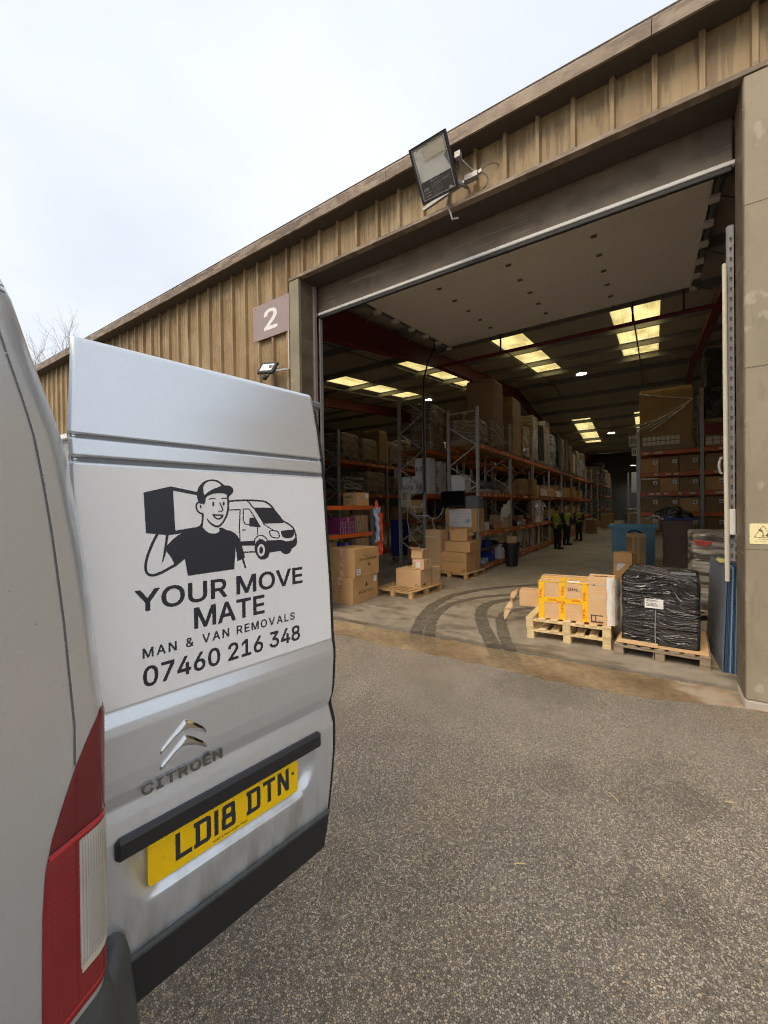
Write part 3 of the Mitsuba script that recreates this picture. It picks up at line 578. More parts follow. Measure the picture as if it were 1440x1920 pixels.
# tail light: a patch that follows the side and the rear corner
def bodypt(s, z, off):
    """s: metres along the skin from the start of the rear corner arc (minus = towards the front)"""
    s = np.asarray(s, float); z = np.asarray(z, float); si, ri = inset(z); r = RC
    g = np.clip(s / r, 0, math.pi / 2); ex = np.maximum(s - r * math.pi / 2, 0)
    a = -ri - r + np.minimum(s, 0) + (r + off) * np.sin(g); b = -si - r + (r + off) * np.cos(g) - ex
    return KO + a[..., None] * VS + b[..., None] * VN + z[..., None] * UZ
CZ = np.array([.56, .60, .80, 1.00, 1.08, 1.14, 1.20, 1.27, 1.33, 1.375]); CS = np.array([-.118, -.122, -.122, -.118, -.112, -.098, -.074, -.042, -.006, .03])
def lens(s0, s1, z0, z1, off, n=26, m=40, bulge=.003):
    def fn(U, Vv):
        z = z0 + (z1 - z0) * Vv; lo = np.maximum(np.interp(z, CZ, CS), s0); s = lo + (s1 - lo) * U
        e = np.minimum(np.minimum(U, 1 - U) * 8, 1) * np.minimum(np.minimum(Vv, 1 - Vv) * 14, 1)
        return bodypt(s, z, off + bulge * np.sqrt(np.clip(e, 0, 1)))
    m_ = grid(fn, np.linspace(0, 1, n), np.linspace(0, 1, m)); return m_
TL = part(V, 'tail_light', lens(-.2, .115, .690, 1.37, -.004, bulge=.003), 'mat_black_plastic', True)
part(TL, 'lower_lens', lens(-.2, .11, .706, 1.108, .001), 'mat_red_lens', True)
part(TL, 'upper_lens', lens(-.2, .11, 1.112, 1.366, .001), 'mat_red_lens_dark', True)
part(TL, 'reflector_ridge', lens(-.105, .10, 1.102, 1.112, .004, bulge=.001), 'mat_red_bright', True)
part(TL, 'reflector_ridge', lens(-.10, .10, .722, .727, .003, bulge=.001), 'mat_red_bright', True)
part(TL, 'reversing_lens', lens(-.038, .112, .80, 1.094, .004, bulge=.003), 'mat_clear_lens', True)
part(TL, 'reversing_bulb', lens(-.020, .030, .825, 1.0, .0076, bulge=.0015), 'mat_clear_inner', True)
part(TL, 'reversing_rim', lens(-.040, .112, .786, .806, .003, bulge=.002), 'mat_cream', True)
part(TL, 'lens_seam', lens(-.046, -.0445, .74, 1.245, .0045, n=3, bulge=.0), 'mat_red_lens_dark', True)
# bumper along the side and round the corner
def bumpfn(U, Vv):
    s = -1.6 + 1.76 * U
    top = .692; prof = np.interp(Vv, [0, .15, .8, .93, 1], [.0, .020, .024, .014, .0]); z = .30 + (top - .30) * Vv
    return bodypt(s, z, prof)
part(V, 'bumper', grid(bumpfn, np.concatenate([np.linspace(0, .85, 10), np.linspace(.86, 1, 24)]), np.linspace(0, 1, 16)), 'mat_bumper', True)
bc = [ball(vpt(a, b, z), r, 16) for a, b, z, r in ((.040, -.06, .685, .03), (.045, -.17, .685, .03), (.085, -.08, .45, .03), (.09, -.20, .45, .03), (.00, -.045, .64, .03), (.02, -.20, .66, .02), (.08, -.06, .34, .03), (0., -.04, .34, .03), (.08, -.20, .34, .03), (.078, -.075, .60, .025))]
part(V, 'bumper_corner', m3.Manifold.batch_hull(bc), 'mat_bumper', 30)
part(V, 'bumper_step', MB().add([vpt(a, b, z) for a in (-.1, .08) for b in (-VW + .02, -.2) for z in (.34, .56)], BOXF), 'mat_bumper')
# right rear door, still shut
part(V, 'rear_door', MB().add([vpt(a, b, z) for a in (-.10, -.012) for b in (-VW + .16, -1.03) for z in (.56, 2.26)], BOXF), 'mat_silver', label='right rear door of the van, shut')

# open left rear door; t along the door from its hinge side, n outwards, z up
DO = np.array([-1.225, .482, 0]); _ph = math.radians(7.34); DT = np.array([math.sin(_ph), math.cos(_ph), 0]); DNRM = np.array([math.cos(_ph), -math.sin(_ph), 0])
PZ = np.array([.475, .60, .72, .90, .955, 1.0, 1.035, 1.075, 1.12, 1.235, 1.262, 1.298, 1.34, 1.96, 1.99, 2.03, 2.06, 2.15, 2.30]); PN = np.array([-.004, .006, .012, .017, .018, .010, .002, .012, .016, .0165, .012, .001, 0, 0, -.001, -.003, -.006, -.014, -.034])
EZ = np.array([.475, .54, .70, .85, .95, 1.01, 1.035, 1.07, 1.228, 1.30, 1.516, 1.78, 2.03, 2.15, 2.305]); ER = np.array([.750, .762, .782, .797, .797, .789, .786, .795, .806, .812, .805, .787, .772, .762, .749])
def eL(z): return np.interp(z, [.475, 1.3, 1.9, 2.05, 2.305], [-.03, -.045, -.060, -.064, -.047])
def eR(z): return np.interp(z, EZ, ER)
def sst(a, b, x): t = np.clip((x - a) / (b - a), 0, 1); return t * t * (3 - 2 * t)
def recess(t, z):
    # number-plate recess, open under the black trim, rounded below
    d = sst(.018, .085, t - .05 * np.clip((.86 - z) / .1, 0, 1) ** 2) * (1 - sst(.655, .708, t + .05 * np.clip((.86 - z) / .1, 0, 1) ** 2)) * sst(.732, .775, z) * (1 - sst(.94, .955, z))
    return d
def skin_n(t, z):
    n = np.interp(z, PZ, PN)
    n = n - .030 * recess(t, z)
    for zc, hw in ((2.037, .0065), (1.9765, .0085)): n = n - .007 * np.exp(-((z - zc) / hw) ** 4)
    e = np.minimum(eR(z) - t, t - eL(z)); n = n - .008 * (1 - np.clip(e / .012, 0, 1)) ** 2
    return n - .006 * np.clip(1 - (2.303 - z) / .014, 0, 1) ** 2
def dpt(t, z, off=0., flat=False):
    t = np.asarray(t, float); z = np.asarray(z, float); n = off + (0 if flat else skin_n(t, z))
    n = np.asarray(n, float) * np.ones_like(t)
    return DO + t[..., None] * DT + n[..., None] * DNRM + z[..., None] * UZ
zs = np.unique(np.concatenate([np.linspace(.475, 2.303, 120), np.linspace(.72, .97, 50), np.linspace(.98, 1.32, 70), np.linspace(1.96, 2.055, 48), np.linspace(2.285, 2.303, 10)]))
us = np.unique(np.concatenate([np.linspace(0, 1, 60), np.linspace(0, .025, 8), np.linspace(.975, 1, 8), np.linspace(.08, .16, 16), np.linspace(.82, .93, 16)]))
skin = grid(lambda U, Z: dpt(eL(Z) + U * (eR(Z) - eL(Z)), Z), us, zs)
RD = part(V, 'rear_door', skin, 'mat_silver', True, label='open left rear door with sign writing and yellow number plate')
# thickness of the door: dark inner shell and rubber seal
zz = np.linspace(.49, 2.295, 60)
def shell(U, Z): return dpt(eL(Z) + .03 + U * (eR(Z) - .018 - eL(Z)), Z, -.04 - .045 * sst(0, .1, U), True) + 0 * DNRM
part(RD, 'inner_panel', grid(shell, np.linspace(0, 1, 12), zz), 'mat_galv_dark')
def edge(U, Z): return dpt(eR(Z) - .001 + .024 * np.sin(U * np.pi * .9) * 1., Z, -.010 - .075 * U + np.interp(Z, PZ, PN), True)
part(RD, 'door_edge', grid(edge, np.linspace(0, 1, 8), zz), 'mat_galv_dark', True)
def edgeL(U, Z): return dpt(eL(Z) + .03 * U, Z, -.008 - .03 * U + np.interp(Z, PZ, PN), True)
part(RD, 'hinge_edge', grid(edgeL, np.linspace(0, 1, 3), zz), 'mat_silver', True)
def edgeT(U, Tt): return dpt(.01 + Tt * .735, 2.3025 + 0 * Tt, -.04 - .05 * U, True)
part(RD, 'top_edge', grid(edgeT, np.linspace(0, 1, 3), np.linspace(0, 1, 4)), 'mat_silver')
zr = np.linspace(.515, 2.25, 60)
part(RD, 'rubber_seal', tube(np.array([dpt(eR(z) + .020, z, np.interp(z, PZ, PN) - .030, True) for z in zr]), .0095, 8), 'mat_rubber', True)
part(RD, 'latch', MB().m(onframe(cbox(-.005, .055, 2.262, 2.292, 0, .025, .006), DO + DT * .766 - DNRM * .085, DT, UZ, DNRM)).m(onframe(cbox(-.01, .018, 2.05, 2.27, 0, .02, .005), DO + DT * .775 - DNRM * .085, DT, UZ, DNRM)), 'mat_galv_dark')
for zc, hh in ((2.037, .0045), (1.9765, .0062)):
    part(RD, 'moulding_strip', grid(lambda U, Z: dpt(eL(Z) + .004 + U * (eR(Z) - eL(Z) - .008), Z, .0022), np.linspace(0, 1, 24), np.linspace(zc - hh, zc + hh, 3)), 'mat_galv_dark', True)
part(RD, 'lettering_vinyl', grid(lambda U, Z: dpt(eL(Z) + U * (eR(Z) - eL(Z)), Z, .0010), us[2:-3], zs[(zs > 1.303) & (zs < 1.9635)]), 'mat_vinyl', True, label='white vinyl panel carrying the mover logo and telephone number')
def on_door(m, off): return onframe(m, DO + DNRM * off, DT, UZ, DNRM)
LOGO = json.loads('''[[[[3085,18765],[3166,18753],[3174,18761],[3175,18775],[3167,18784],[3063,18802],[3007,18791],[2952,18763],[2943,18748],[2948,18736],[2961,18730],[3041,18764]]],[[[3122,18629],[3112,18658],[3093,18675],[3075,18669],[3060,18648],[3052,18616],[3053,18573],[3064,18544],[3079,18529],[3101,18533],[3116,18554],[3124,18587]]],[[[2694,18549],[2673,18577],[2662,18579],[2654,18572],[2648,18542],[2655,18502],[2672,18471],[2689,18461],[2700,18468],[2706,18493]]],[[[1797,19126],[1056,18931],[1098,17769],[1355,17729],[1244,17509],[1180,17361],[1098,17140],[1061,17008],[1039,16894],[1034,16840],[1036,16743],[1057,16656],[1095,16589],[1124,16558],[1155,16535],[1190,16517],[1231,16507],[1323,16507],[1432,16531],[1543,16571],[1877,16723],[1880,16713],[2166,16929],[2245,16397],[3768,16415],[3835,17155],[3893,16668],[4055,16717],[4151,16415],[4175,16394],[4202,16397],[4212,16408],[4214,16425],[4116,16736],[4126,16739],[4169,16785],[4078,17123],[3961,17434],[3909,17525],[3804,17631],[3673,17700],[3517,17744],[3366,17832],[3269,17818],[3281,17744],[3262,17697],[3212,17663],[3137,17646],[3039,17649],[2954,17670],[2870,17717],[2800,17780],[2742,17853],[2716,17898],[2742,17907],[2741,17980],[2758,18056],[2766,18143],[2769,18286],[2765,18309],[2744,18325],[2718,18317],[2696,18324],[2658,18343],[2620,18372],[2591,18414],[2565,18493],[2567,18566],[2583,18599],[2608,18617],[2644,18619],[2719,18599],[2739,18607],[2764,18585],[2780,18579],[2793,18582],[2804,18594],[2828,18661],[2850,18794],[2888,18837],[2968,18883],[3111,18931],[3265,18951],[3426,18947],[3501,18928],[3547,18900],[3565,18880],[3553,18858],[3567,18687],[3568,18564],[3559,18453],[3542,18355],[3517,18270],[3458,18138],[3406,18050],[3349,17981],[3291,17931],[3251,17905],[3228,17903],[3117,17924],[3008,17995],[2859,18154],[2882,18083],[2936,17998],[3043,17899],[3165,17841],[3252,17830],[3267,17848],[3303,17867],[3359,17909],[3427,17977],[3513,18111],[3576,18250],[3602,18343],[3627,18504],[3631,18626],[3617,18839],[3722,18918],[3770,18984],[3781,19009],[3787,19061],[3769,19116],[3753,19140],[3703,19181],[3637,19207],[3601,19212],[3491,19210],[3463,19218],[3314,19333],[3243,19365],[3159,19384],[3074,19389],[2988,19382],[2903,19359],[2819,19322],[2740,19265],[2667,19186],[2636,19142],[2593,19045],[2576,18975]],[[2609,18669],[2562,18649],[2528,18606],[2518,18577],[2512,18515],[2532,18423],[2564,18361],[2605,18317],[2631,18300],[2675,18277],[2710,18266],[2710,18147],[2702,18065],[2686,17995],[2659,17949],[2591,17890],[1900,17802],[1854,19002],[2569,18874],[2580,18755],[2590,18708]],[[1640,17684],[1629,17685],[1605,17457],[1527,16984],[1487,16836],[1561,16958],[1611,17106],[1644,17291],[1637,17202],[1759,17026],[1840,16840],[1852,16802],[1510,16645],[1405,16607],[1309,16585],[1268,16582],[1234,16584],[1184,16602],[1147,16634],[1120,16680],[1105,16744],[1103,16827],[1116,16928],[1144,17045],[1187,17178],[1245,17327],[1308,17471],[1424,17701],[1428,17717]],[[2094,17708],[1961,17654],[1810,17530],[1660,17375],[1703,17674]],[[2966,19326],[3076,19341],[3184,19326],[3253,19299],[3310,19263],[3355,19218],[3358,19197],[3343,19178],[3311,19162],[3163,19113],[3019,19041],[2907,18967],[2855,18924],[2822,18888],[2809,18883],[2798,18890],[2789,18909],[2772,19015],[2769,19105],[2775,19147],[2789,19186],[2808,19220],[2864,19276],[2896,19298]]],[[[3534,18766],[3554,18776],[3550,18798],[3481,18809],[3412,18803],[3361,18786],[3351,18771],[3356,18758],[3368,18752],[3440,18772]]],[[[3472,18634],[3462,18661],[3443,18676],[3426,18671],[3412,18651],[3403,18615],[3405,18582],[3415,18555],[3430,18541],[3451,18545],[3465,18564],[3474,18601]]],[[[3348,18499],[3384,18437],[3381,18396],[3361,18384],[3340,18381],[3256,18384],[3243,18370],[3252,18352],[3339,18345],[3372,18349],[3396,18359],[3412,18374],[3424,18401],[3425,18426],[3411,18470],[3370,18541],[3327,18645],[3317,18654],[3305,18654],[3293,18646],[3291,18632]]],[[[3082,18200],[3117,18154],[3161,18118],[3212,18094],[3269,18087],[3329,18105],[3387,18145],[3408,18169],[3430,18226],[3423,18248],[3401,18260],[3210,18262],[3078,18283],[3059,18274],[3056,18256]],[[3171,18162],[3128,18226],[3234,18209],[3360,18220],[3308,18154],[3233,18136]]],[[[4330,18647],[4384,18591],[4484,18462],[4531,18425],[4547,18420],[4905,17903],[4895,17894],[4897,17880],[5092,17752],[5280,17652],[5189,17647],[5151,17628],[5131,17592],[5135,17547],[5157,17493],[5184,17451],[5215,17416],[5254,17387],[5301,17366],[5398,17341],[5513,17333],[5562,17350],[5589,17388],[5591,17441],[5572,17507],[5544,17559],[5505,17599],[5457,17627],[5327,17650],[5320,17666],[5111,17776],[4929,17895],[5723,17890],[5777,17919],[5954,17826],[6094,17735],[6164,17664],[6204,17598],[6184,17610],[6123,17621],[6036,17625],[5667,17605],[5645,17589],[5637,17562],[5642,17524],[5660,17473],[5705,17397],[5731,17370],[5760,17352],[5841,17325],[5953,17310],[6007,17309],[6099,17322],[6137,17335],[6168,17355],[6192,17383],[6210,17418],[6221,17459],[6227,17547],[6262,17438],[6288,17315],[6149,17212],[5881,17197],[5646,17269],[5086,17286],[5090,17296],[5085,17308],[4995,17407],[4955,17443],[4872,17491],[4826,17505],[4780,17510],[4734,17505],[4689,17492],[4610,17446],[4555,17387],[4518,17313],[4013,17330],[4016,17340],[4004,17843],[4036,18371],[4044,18384],[4037,18412],[4028,18421],[3995,18429],[3606,18419],[3596,18411],[3593,18399],[3599,18388],[3611,18383],[3988,18391],[3999,18381],[3967,17846],[3978,17389],[4059,17175],[4559,17146],[4541,17033],[4568,16951],[4118,16973],[4132,16924],[4584,16901],[4596,16862],[4675,16709],[4791,16623],[4959,16627],[5082,16689],[5146,16843],[5613,16866],[5689,16782],[5819,16715],[5951,16724],[6060,16792],[6117,16922],[6199,16938],[6324,17018],[6368,17151],[6341,17290],[6352,17301],[6354,17316],[6327,17447],[6295,17549],[6251,17645],[6220,17691],[6139,17772],[6040,17839],[5936,17899],[5803,17967],[5772,17966],[5343,18449],[5348,18467],[5342,18483],[5244,18563],[5081,18675],[5021,18700],[4947,18719],[4778,18739],[4415,18757],[4127,18755],[3850,18740],[3584,18710],[3590,18659],[3594,18659],[3938,18690],[4265,18701]],[[4538,18472],[4392,18648],[4333,18701],[4682,18687],[4858,18673],[4932,18661],[4994,18645],[5043,18625],[5161,18546],[5270,18459]],[[4610,17394],[4668,17440],[4707,17459],[4745,17471],[4782,17474],[4819,17470],[4893,17440],[4930,17416],[4965,17385],[5058,17283],[4971,17251],[4900,17319],[4758,17371],[4639,17296],[4568,17197],[4570,17311],[4561,17311],[4590,17369]],[[5506,17541],[5530,17496],[5547,17439],[5547,17401],[5533,17380],[5505,17370],[5402,17378],[5314,17400],[5278,17416],[5246,17439],[5218,17469],[5195,17508],[5176,17554],[5173,17584],[5182,17602],[5205,17612],[5297,17616],[5345,17612],[5440,17594],[5476,17573]],[[4950,16885],[4937,16846],[4909,16796],[4872,16761],[4843,16747],[4798,16742],[4754,16756],[4727,16775],[4691,16817],[4666,16871],[4655,16912],[4650,16976],[4653,17018],[4663,17059],[4687,17112],[4721,17152],[4748,17171],[4792,17183],[4837,17176],[4879,17151],[4915,17110],[4941,17055],[4952,17014],[4958,16949]]],[[[4178,17909],[4190,17900],[4365,17853],[4396,17816],[4665,17786],[4655,17774],[4651,17523],[4662,17509],[4679,17513],[4688,17772],[4681,17785],[4801,17771],[4782,17799],[4785,17816],[4445,18348],[4344,18450],[4136,18442],[4121,18430],[4113,18039]],[[4150,18044],[4157,18408],[4331,18415],[4412,18329],[4546,18119],[4367,18115],[4353,17892],[4209,17931]]],[[[4213,17695],[4220,17706],[4219,17719],[4198,17733],[4092,17727],[4080,17721],[4074,17709],[4080,17692],[4096,17684],[4198,17689]]],[[[4880,16981],[4865,17037],[4835,17077],[4813,17087],[4790,17087],[4755,17064],[4731,17017],[4726,16945],[4741,16888],[4757,16862],[4778,16844],[4800,16837],[4816,16838],[4850,16861],[4874,16908]]]]''')
lg = unary_union([Polygon(np.array(r[0]) / 1e4, [np.array(h) / 1e4 for h in r[1:]]).buffer(0) for r in LOGO])
part(RD, 'mover_logo', on_door(ext(lg, .0006), .0014), 'mat_ink', label='dark logo of a capped man carrying a box before a van')
part(RD, 'company_name', MB().m(on_door(text('YOUR MOVE', .078, .659, 1.5535, 1.6175), .0014)).m(on_door(text('MATE', .241, .490, 1.4705, 1.5375), .0014)), 'mat_ink')
for w_ in text('MAN & VAN REMOVALS', .095, .620, 1.4205, 1.4495, bold=True, spacing=20, words=True): part(RD, 'strapline', on_door(w_, .0014), 'mat_ink')
part(RD, 'phone_number', on_door(text('07460 216 348', .095, .643, 1.338, 1.397), .0014), 'mat_ink')
CH = [[(.129, 1.148), (.134, 1.156), (.181, 1.196), (.198, 1.212), (.207, 1.2095), (.229, 1.194), (.256, 1.169), (.266, 1.154), (.265, 1.144), (.238, 1.163), (.206, 1.177), (.191, 1.179), (.172, 1.170), (.151, 1.153), (.131, 1.136)]]
CH.append([(a, b - .0455) for a, b in CH[0]])
import shapely
def ridged(pg, h, step, base):
    """a badge whose faces rise from the outline to a ridge"""
    x0, y0, x1, y1 = pg.bounds; xs, ys = np.arange(x0 - step, x1 + 2 * step, step), np.arange(y0 - step, y1 + 2 * step, step)
    X, Y = np.meshgrid(xs, ys, indexing='ij'); pts = shapely.points(X, Y); ins = shapely.contains(pg, pts); dist = shapely.distance(pg.exterior, pts)
    near = (~ins) & (dist < step * 1.5)
    H = np.where(ins, base + .003 + np.minimum(dist, h) * .95, base - .004)
    idx = np.arange(X.size).reshape(X.shape); ok = ins | near; f = []
    A, B, C_, D_ = idx[:-1, :-1], idx[1:, :-1], idx[1:, 1:], idx[:-1, 1:]; k = ok[:-1, :-1] & ok[1:, :-1] & ok[1:, 1:] & ok[:-1, 1:]
    f = np.vstack([np.stack([A[k], B[k], C_[k]], 1), np.stack([A[k], C_[k], D_[k]], 1)])
    m = trimesh.Trimesh(np.column_stack([X.ravel(), Y.ravel(), H.ravel()]), f, process=False); m.remove_unreferenced_vertices(); return m
for q in CH:
    part(RD, 'chevron_badge', on_door(ridged(Polygon(q), .009, .0011, .0145), 0), 'mat_chrome', 50)
part(RD, 'name_badge', on_door(text('CITROËN', .080, .315, 1.043, 1.083, .006, bold=True, spacing=16), .0150), 'mat_chrome_dark')
part(RD, 'trim_bar', on_door(cbox(.012, .716, .902, .962, -.002, .034, .010), .004), 'mat_black_plastic')
part(RD, 'lower_cladding', MB().m(grid(lambda U, Z: dpt(-.02 + U * (eR(Z) - .006 + .02), Z, .012), np.linspace(0, 1, 12), np.linspace(.470, .612, 6))).m(grid(lambda U, Z: dpt(-.02 + Z * (eR(.612) + .014), .612 + 0 * Z, .012 * U), np.linspace(0, 1, 2), np.linspace(0, 1, 12))).m(grid(lambda U, Z: dpt(-.02 + Z * (eR(.47) + .014), .470 + 0 * Z, .012 * U - .06 * (1 - U)), np.linspace(0, 1, 2), np.linspace(0, 1, 12))), 'mat_black_plastic')
part(RD, 'cladding_lip', on_door(cbox(-.01, .765, .604, .618, 0, .012, .003), .010), 'mat_bumper')
pl = sbox(.097, .769, .617, .889).buffer(-.008).buffer(.008)
part(RD, 'number_plate', on_door(ext(pl, .006), .0020), 'mat_plate_yellow', label='yellow rear number plate')
def ub(w, h, s, L): return LineString([(a * w, b * h) for a, b in L]).buffer(s / 2, cap_style=2, join_style=2)
def glyphs():
    w, h, s = .047, .079, .013; i = s / 2
    L_ = unary_union([sbox(0, 0, s, h), sbox(0, 0, w, s)])
    D_ = sbox(0, 0, w, h).difference(sbox(w - .012, h - .012, w, h)).difference(sbox(w - .012, 0, w, .012)).union(Point(w - .012, h - .012).buffer(.012)).union(Point(w - .012, .012).buffer(.012)).difference(sbox(s, s, w - s, h - s)).union(sbox(-.005, h - s, s, h)).union(sbox(-.005, 0, s, s))
    I_ = sbox(0, 0, s, h)
    def ringb(x0, y0, x1, y1): o = sbox(x0, y0, x1, y1).buffer(-.009).buffer(.009); return o.difference(sbox(x0 + s, y0 + s, x1 - s, y1 - s).buffer(-.003).buffer(.003))
    E_ = unary_union([ringb(0, 0, w, .045), ringb(.002, .034, w - .002, h)])
    T_ = unary_union([sbox(0, h - s, w, h), sbox(w / 2 - i, 0, w / 2 + i, h)])
    N_ = unary_union([sbox(0, 0, s, h), sbox(w - s, 0, w, h), Polygon([(0, h), (s, h), (w, 0), (w - s, 0)])])
    x, o = 0, []
    for g_, adv in ((L_, w), (D_, w), (I_, s), (E_, w), (None, .022), (D_, w), (T_, w), (N_, w)):
        if g_ is not None: o.append(affinity.translate(g_, x, 0))
        x += adv + .011
    return unary_union(o), x - .011
gl, gw = glyphs(); gl = affinity.translate(affinity.scale(gl, .405 / gw, 1, origin=(0, 0)), .171, .796)
part(RD, 'plate_lettering', MB().m(on_door(ext(gl, .0008), .0082)).m(on_door(text('Auton & Reg London Wood', .285, .405, .7775, .7835, .0006), .0082)), 'mat_ink')
part(RD, 'plate_screw', on_door(ext(Point(.137, .829).buffer(.007, 8), .002), .0082), 'mat_tape_yellow'); part(RD, 'plate_screw', on_door(ext(Point(.594, .846).buffer(.005, 8), .002), .0082), 'mat_print_brown')

# ---------------------------------------------------------------- pallets, cartons and wrapped loads
def pallet(x, y, z, w, d, rot, mt, label, group=None, blk=True, boards=7, name='pallet'):
    """boards run along y, w along x; (x, y) is the front left corner"""
    k = thing(name, label, 'pallet', group)
    def pp(n, m): part(k, n, xf(m, x, y, z, rot), mt)
    bw = .098
    for i in range(boards):
        c = (w - bw) * i / (boards - 1); j = rng.uniform(-.004, .004)
        pp('deck_board', cbox(c, c + bw, j, d + j, .122, .143, .003))
    for j in (0, d / 2 - .05, d - .1):
        pp('stringer_board', cbox(.002, w - .002, j + .002, j + .098, .099, .1215, .003))
        for c in (0, w / 2 - .05, w - .1):
            pp('block', cbox(c + .003, c + .103 - .006, j + .004, j + .096, .021, .0985, .003))
    for c in (0, w / 2 - .05, w - .1):
        pp('bottom_board', cbox(c, c + .1, .002, d - .002, 0, .0205, .003))
    return k
def carton_mesh(w, d, h, bulge=.006, seed=0, n=6):
    out = MB()
    def face(o, u, v, nn):
        us_ = np.linspace(0, 1, n)
        def fn(U, Vv):
            P = np.array(o) + U[..., None] * np.array(u) + Vv[..., None] * np.array(v)
            k = 16 * U * (1 - U) * Vv * (1 - Vv)
            return P + np.array(nn) * (k * bulge * (.3 + meshkit.noise(P * 5, seed)))[..., None]
        m = grid(fn, us_, us_); out.m(m)
    face((0, 0, 0), (w, 0, 0), (0, 0, h), (0, -1, 0)); face((w, d, 0), (-w, 0, 0), (0, 0, h), (0, 1, 0)); face((0, d, 0), (0, -d, 0), (0, 0, h), (-1, 0, 0)); face((w, 0, 0), (0, d, 0), (0, 0, h), (1, 0, 0))
    face((0, 0, h), (w, 0, 0), (0, d, 0), (0, 0, 1)); face((0, d, 0), (w, 0, 0), (0, -d, 0), (0, 0, -1))
    return out.mesh()
CSEED = [0]
def carton(x, y, z, w, d, h, rot, label, mt='card', group=None, tape='tape', tape_on='front', extra=(), name='cardboard_box', near=True):
    """front left bottom corner at (x, y, z), rot about it; returns key and a function that places meshes in the carton's own frame"""
    k = thing(name, label, 'box', group); CSEED[0] += 1
    def pl(m): return xf(m, x, y, z, rot)
    if near: part(k, 'walls', pl(carton_mesh(w, d, h, seed=CSEED[0])), 'mat_' + mt, 20)
    else: part(k, 'walls', pl(cbox(0, w, 0, d, 0, h, .006)), 'mat_' + mt)
    if near:
        part(k, 'flap_seam', pl(MB().box(.004, w - .004, d / 2 - .002, d / 2 + .002, h + .004, h + .0065).mesh()), 'mat_print_brown')
    if tape:
        part(k, 'tape', pl(MB().box(-.0015, w + .0015, d / 2 - .026, d / 2 + .026, h + .0045, h + .0075).box(-.0075, -.0050, d / 2 - .026, d / 2 + .026, h - .09, h + .007).box(w + .005, w + .0075, d / 2 - .026, d / 2 + .026, h - .09, h + .007).mesh()), 'mat_' + tape)
    return k, pl
def front(pl, m, off=.007):        # lay a flat drawing (x right, y up) on a carton's front
    return pl(onframe(m, (0, -off, 0), *XF))
def right(pl, w, m, off=.007):     # ... on its right-hand side (x = depth)
    return pl(onframe(m, (w + off, 0, 0), np.array([0, 1., 0]), np.array([0, 0, 1.]), np.array([1., 0, 0])))
def rect(x0, x1, z0, z1): return ext(sbox(x0, z0, x1, z1), .0012)
# two big cartons at the left edge of the doorway
BW, BD = .70, .86
kA, pA = carton(-4.749 - BW, 6.049 - .026, .008, BW, BD, .505, 2.1, 'large brown carton on the floor with printed trefoil, lower of two beside the van door', 'card', tape=None)
kB, pB = carton(-4.73 - BW, 6.07, .518, BW, BD - .03, .535, 1.2, 'large brown carton with red fragile tape, upper of two beside the van door', 'card', tape=None)
def leaf(cx, cz, s): return unary_union([affinity.rotate(affinity.scale(Point(cx, cz + .028 * s).buffer(.026 * s, 8), .7, 1), a, origin=(cx, cz)) for a in (0, 120, 240)])
def flip(m, d): return m
part(kA, 'print', MB().m(right(pA, BW, ext(leaf(.44, .33, 1.0), .001))).m(right(pA, BW, text('WRIGHTS GPX', .16, .70, .17, .235, bold=False))), 'mat_print_brown')
part(kA, 'address_label', right(pA, BW, rect(.70, .81, .34, .47)), 'mat_paper')
part(kB, 'print', MB().m(right(pB, BW, ext(affinity.rotate(leaf(.47, .20, .8), 180), .001))).m(right(pB, BW, text('RHYS SCHROEDER', .16, .74, .30, .352, bold=False))).m(right(pB, BW, text('Made by Danish Furniture', .30, .60, .385, .40, bold=False))), 'mat_print_brown')
part(kB, 'address_label', right(pB, BW, rect(.05, .18, .04, .16)), 'mat_paper'); part(kB, 'label_print', right(pB, BW, MB().m(rect(.07, .14, .07, .08)).m(rect(.07, .15, .10, .105)).m(rect(.07, .12, .125, .135)).mesh(), .0085), 'mat_print_brown', kind='stuff')
for k, p, h in ((kA, pA, .505), (kB, pB, .535)):
    part(k, 'fragile_tape', front(p, rect(BW * .50, BW * .615, h - .15, h), .008), 'mat_tape_pink')
    if k == kB: part(k, 'fragile_tape', front(p, rect(BW * .50, BW * .615, .0, .13), .008), 'mat_tape_pink'); part(k, 'fragile_tape', front(p, rect(BW * .50, BW * .615, h - .33, h - .16), .008), 'mat_tape_pink')
    q = MB()
    for j in range(16): a, b = rng.uniform(.505, .585), rng.uniform(h - .30, h - .02); q.m(rect(BW * a, BW * a + .03, b, b + .012))
    part(k, 'tape_print', front(p, q.mesh(), .0095), 'mat_print_red', kind='stuff')
# left pallet with a carton and two small parcels on it
pallet(-5.02, 7.09, .008, 1.0, 1.2, -4, 'mat_wood', 'pale pallet on the left floor carrying a carton and two small parcels')
PZ1 = .152
k, p = carton(-4.70, 7.50, PZ1, .63, .82, .37, -4.4, 'long plain carton on the left floor pallet', 'card_light')
part(k, 'side_tape', right(p, .63, rect(.40, .46, .02, .36)), 'mat_tape'); part(k, 'handling_marks', MB().m(front(p, ext(sbox(.50, .03, .58, .075).difference(sbox(.506, .036, .574, .069)), .001))).m(right(p, .63, rect(.10, .18, .05, .09))), 'mat_print_brown')
k, p = carton(-4.30, 7.52, PZ1 + .382, .28, .30, .215, -2, 'small parcel with white label, lower of two on the long carton', 'card_light')
part(k, 'address_label', front(p, rect(.09, .19, .04, .15)), 'mat_paper'); part(k, 'tape_patch', front(p, rect(.03, .22, .15, .20), .0075), 'mat_tape_pink')
k, p = carton(-4.31, 7.50, PZ1 + .382 + .228, .25, .26, .19, 4, 'small open parcel, topmost of the stack on the left floor pallet', 'card_light')
part(k, 'flap', p(xf(cbox(0, .24, -.12, 0, 0, .006, .002), 0.004, 0, .186, tilt=-28)), 'mat_card_light')
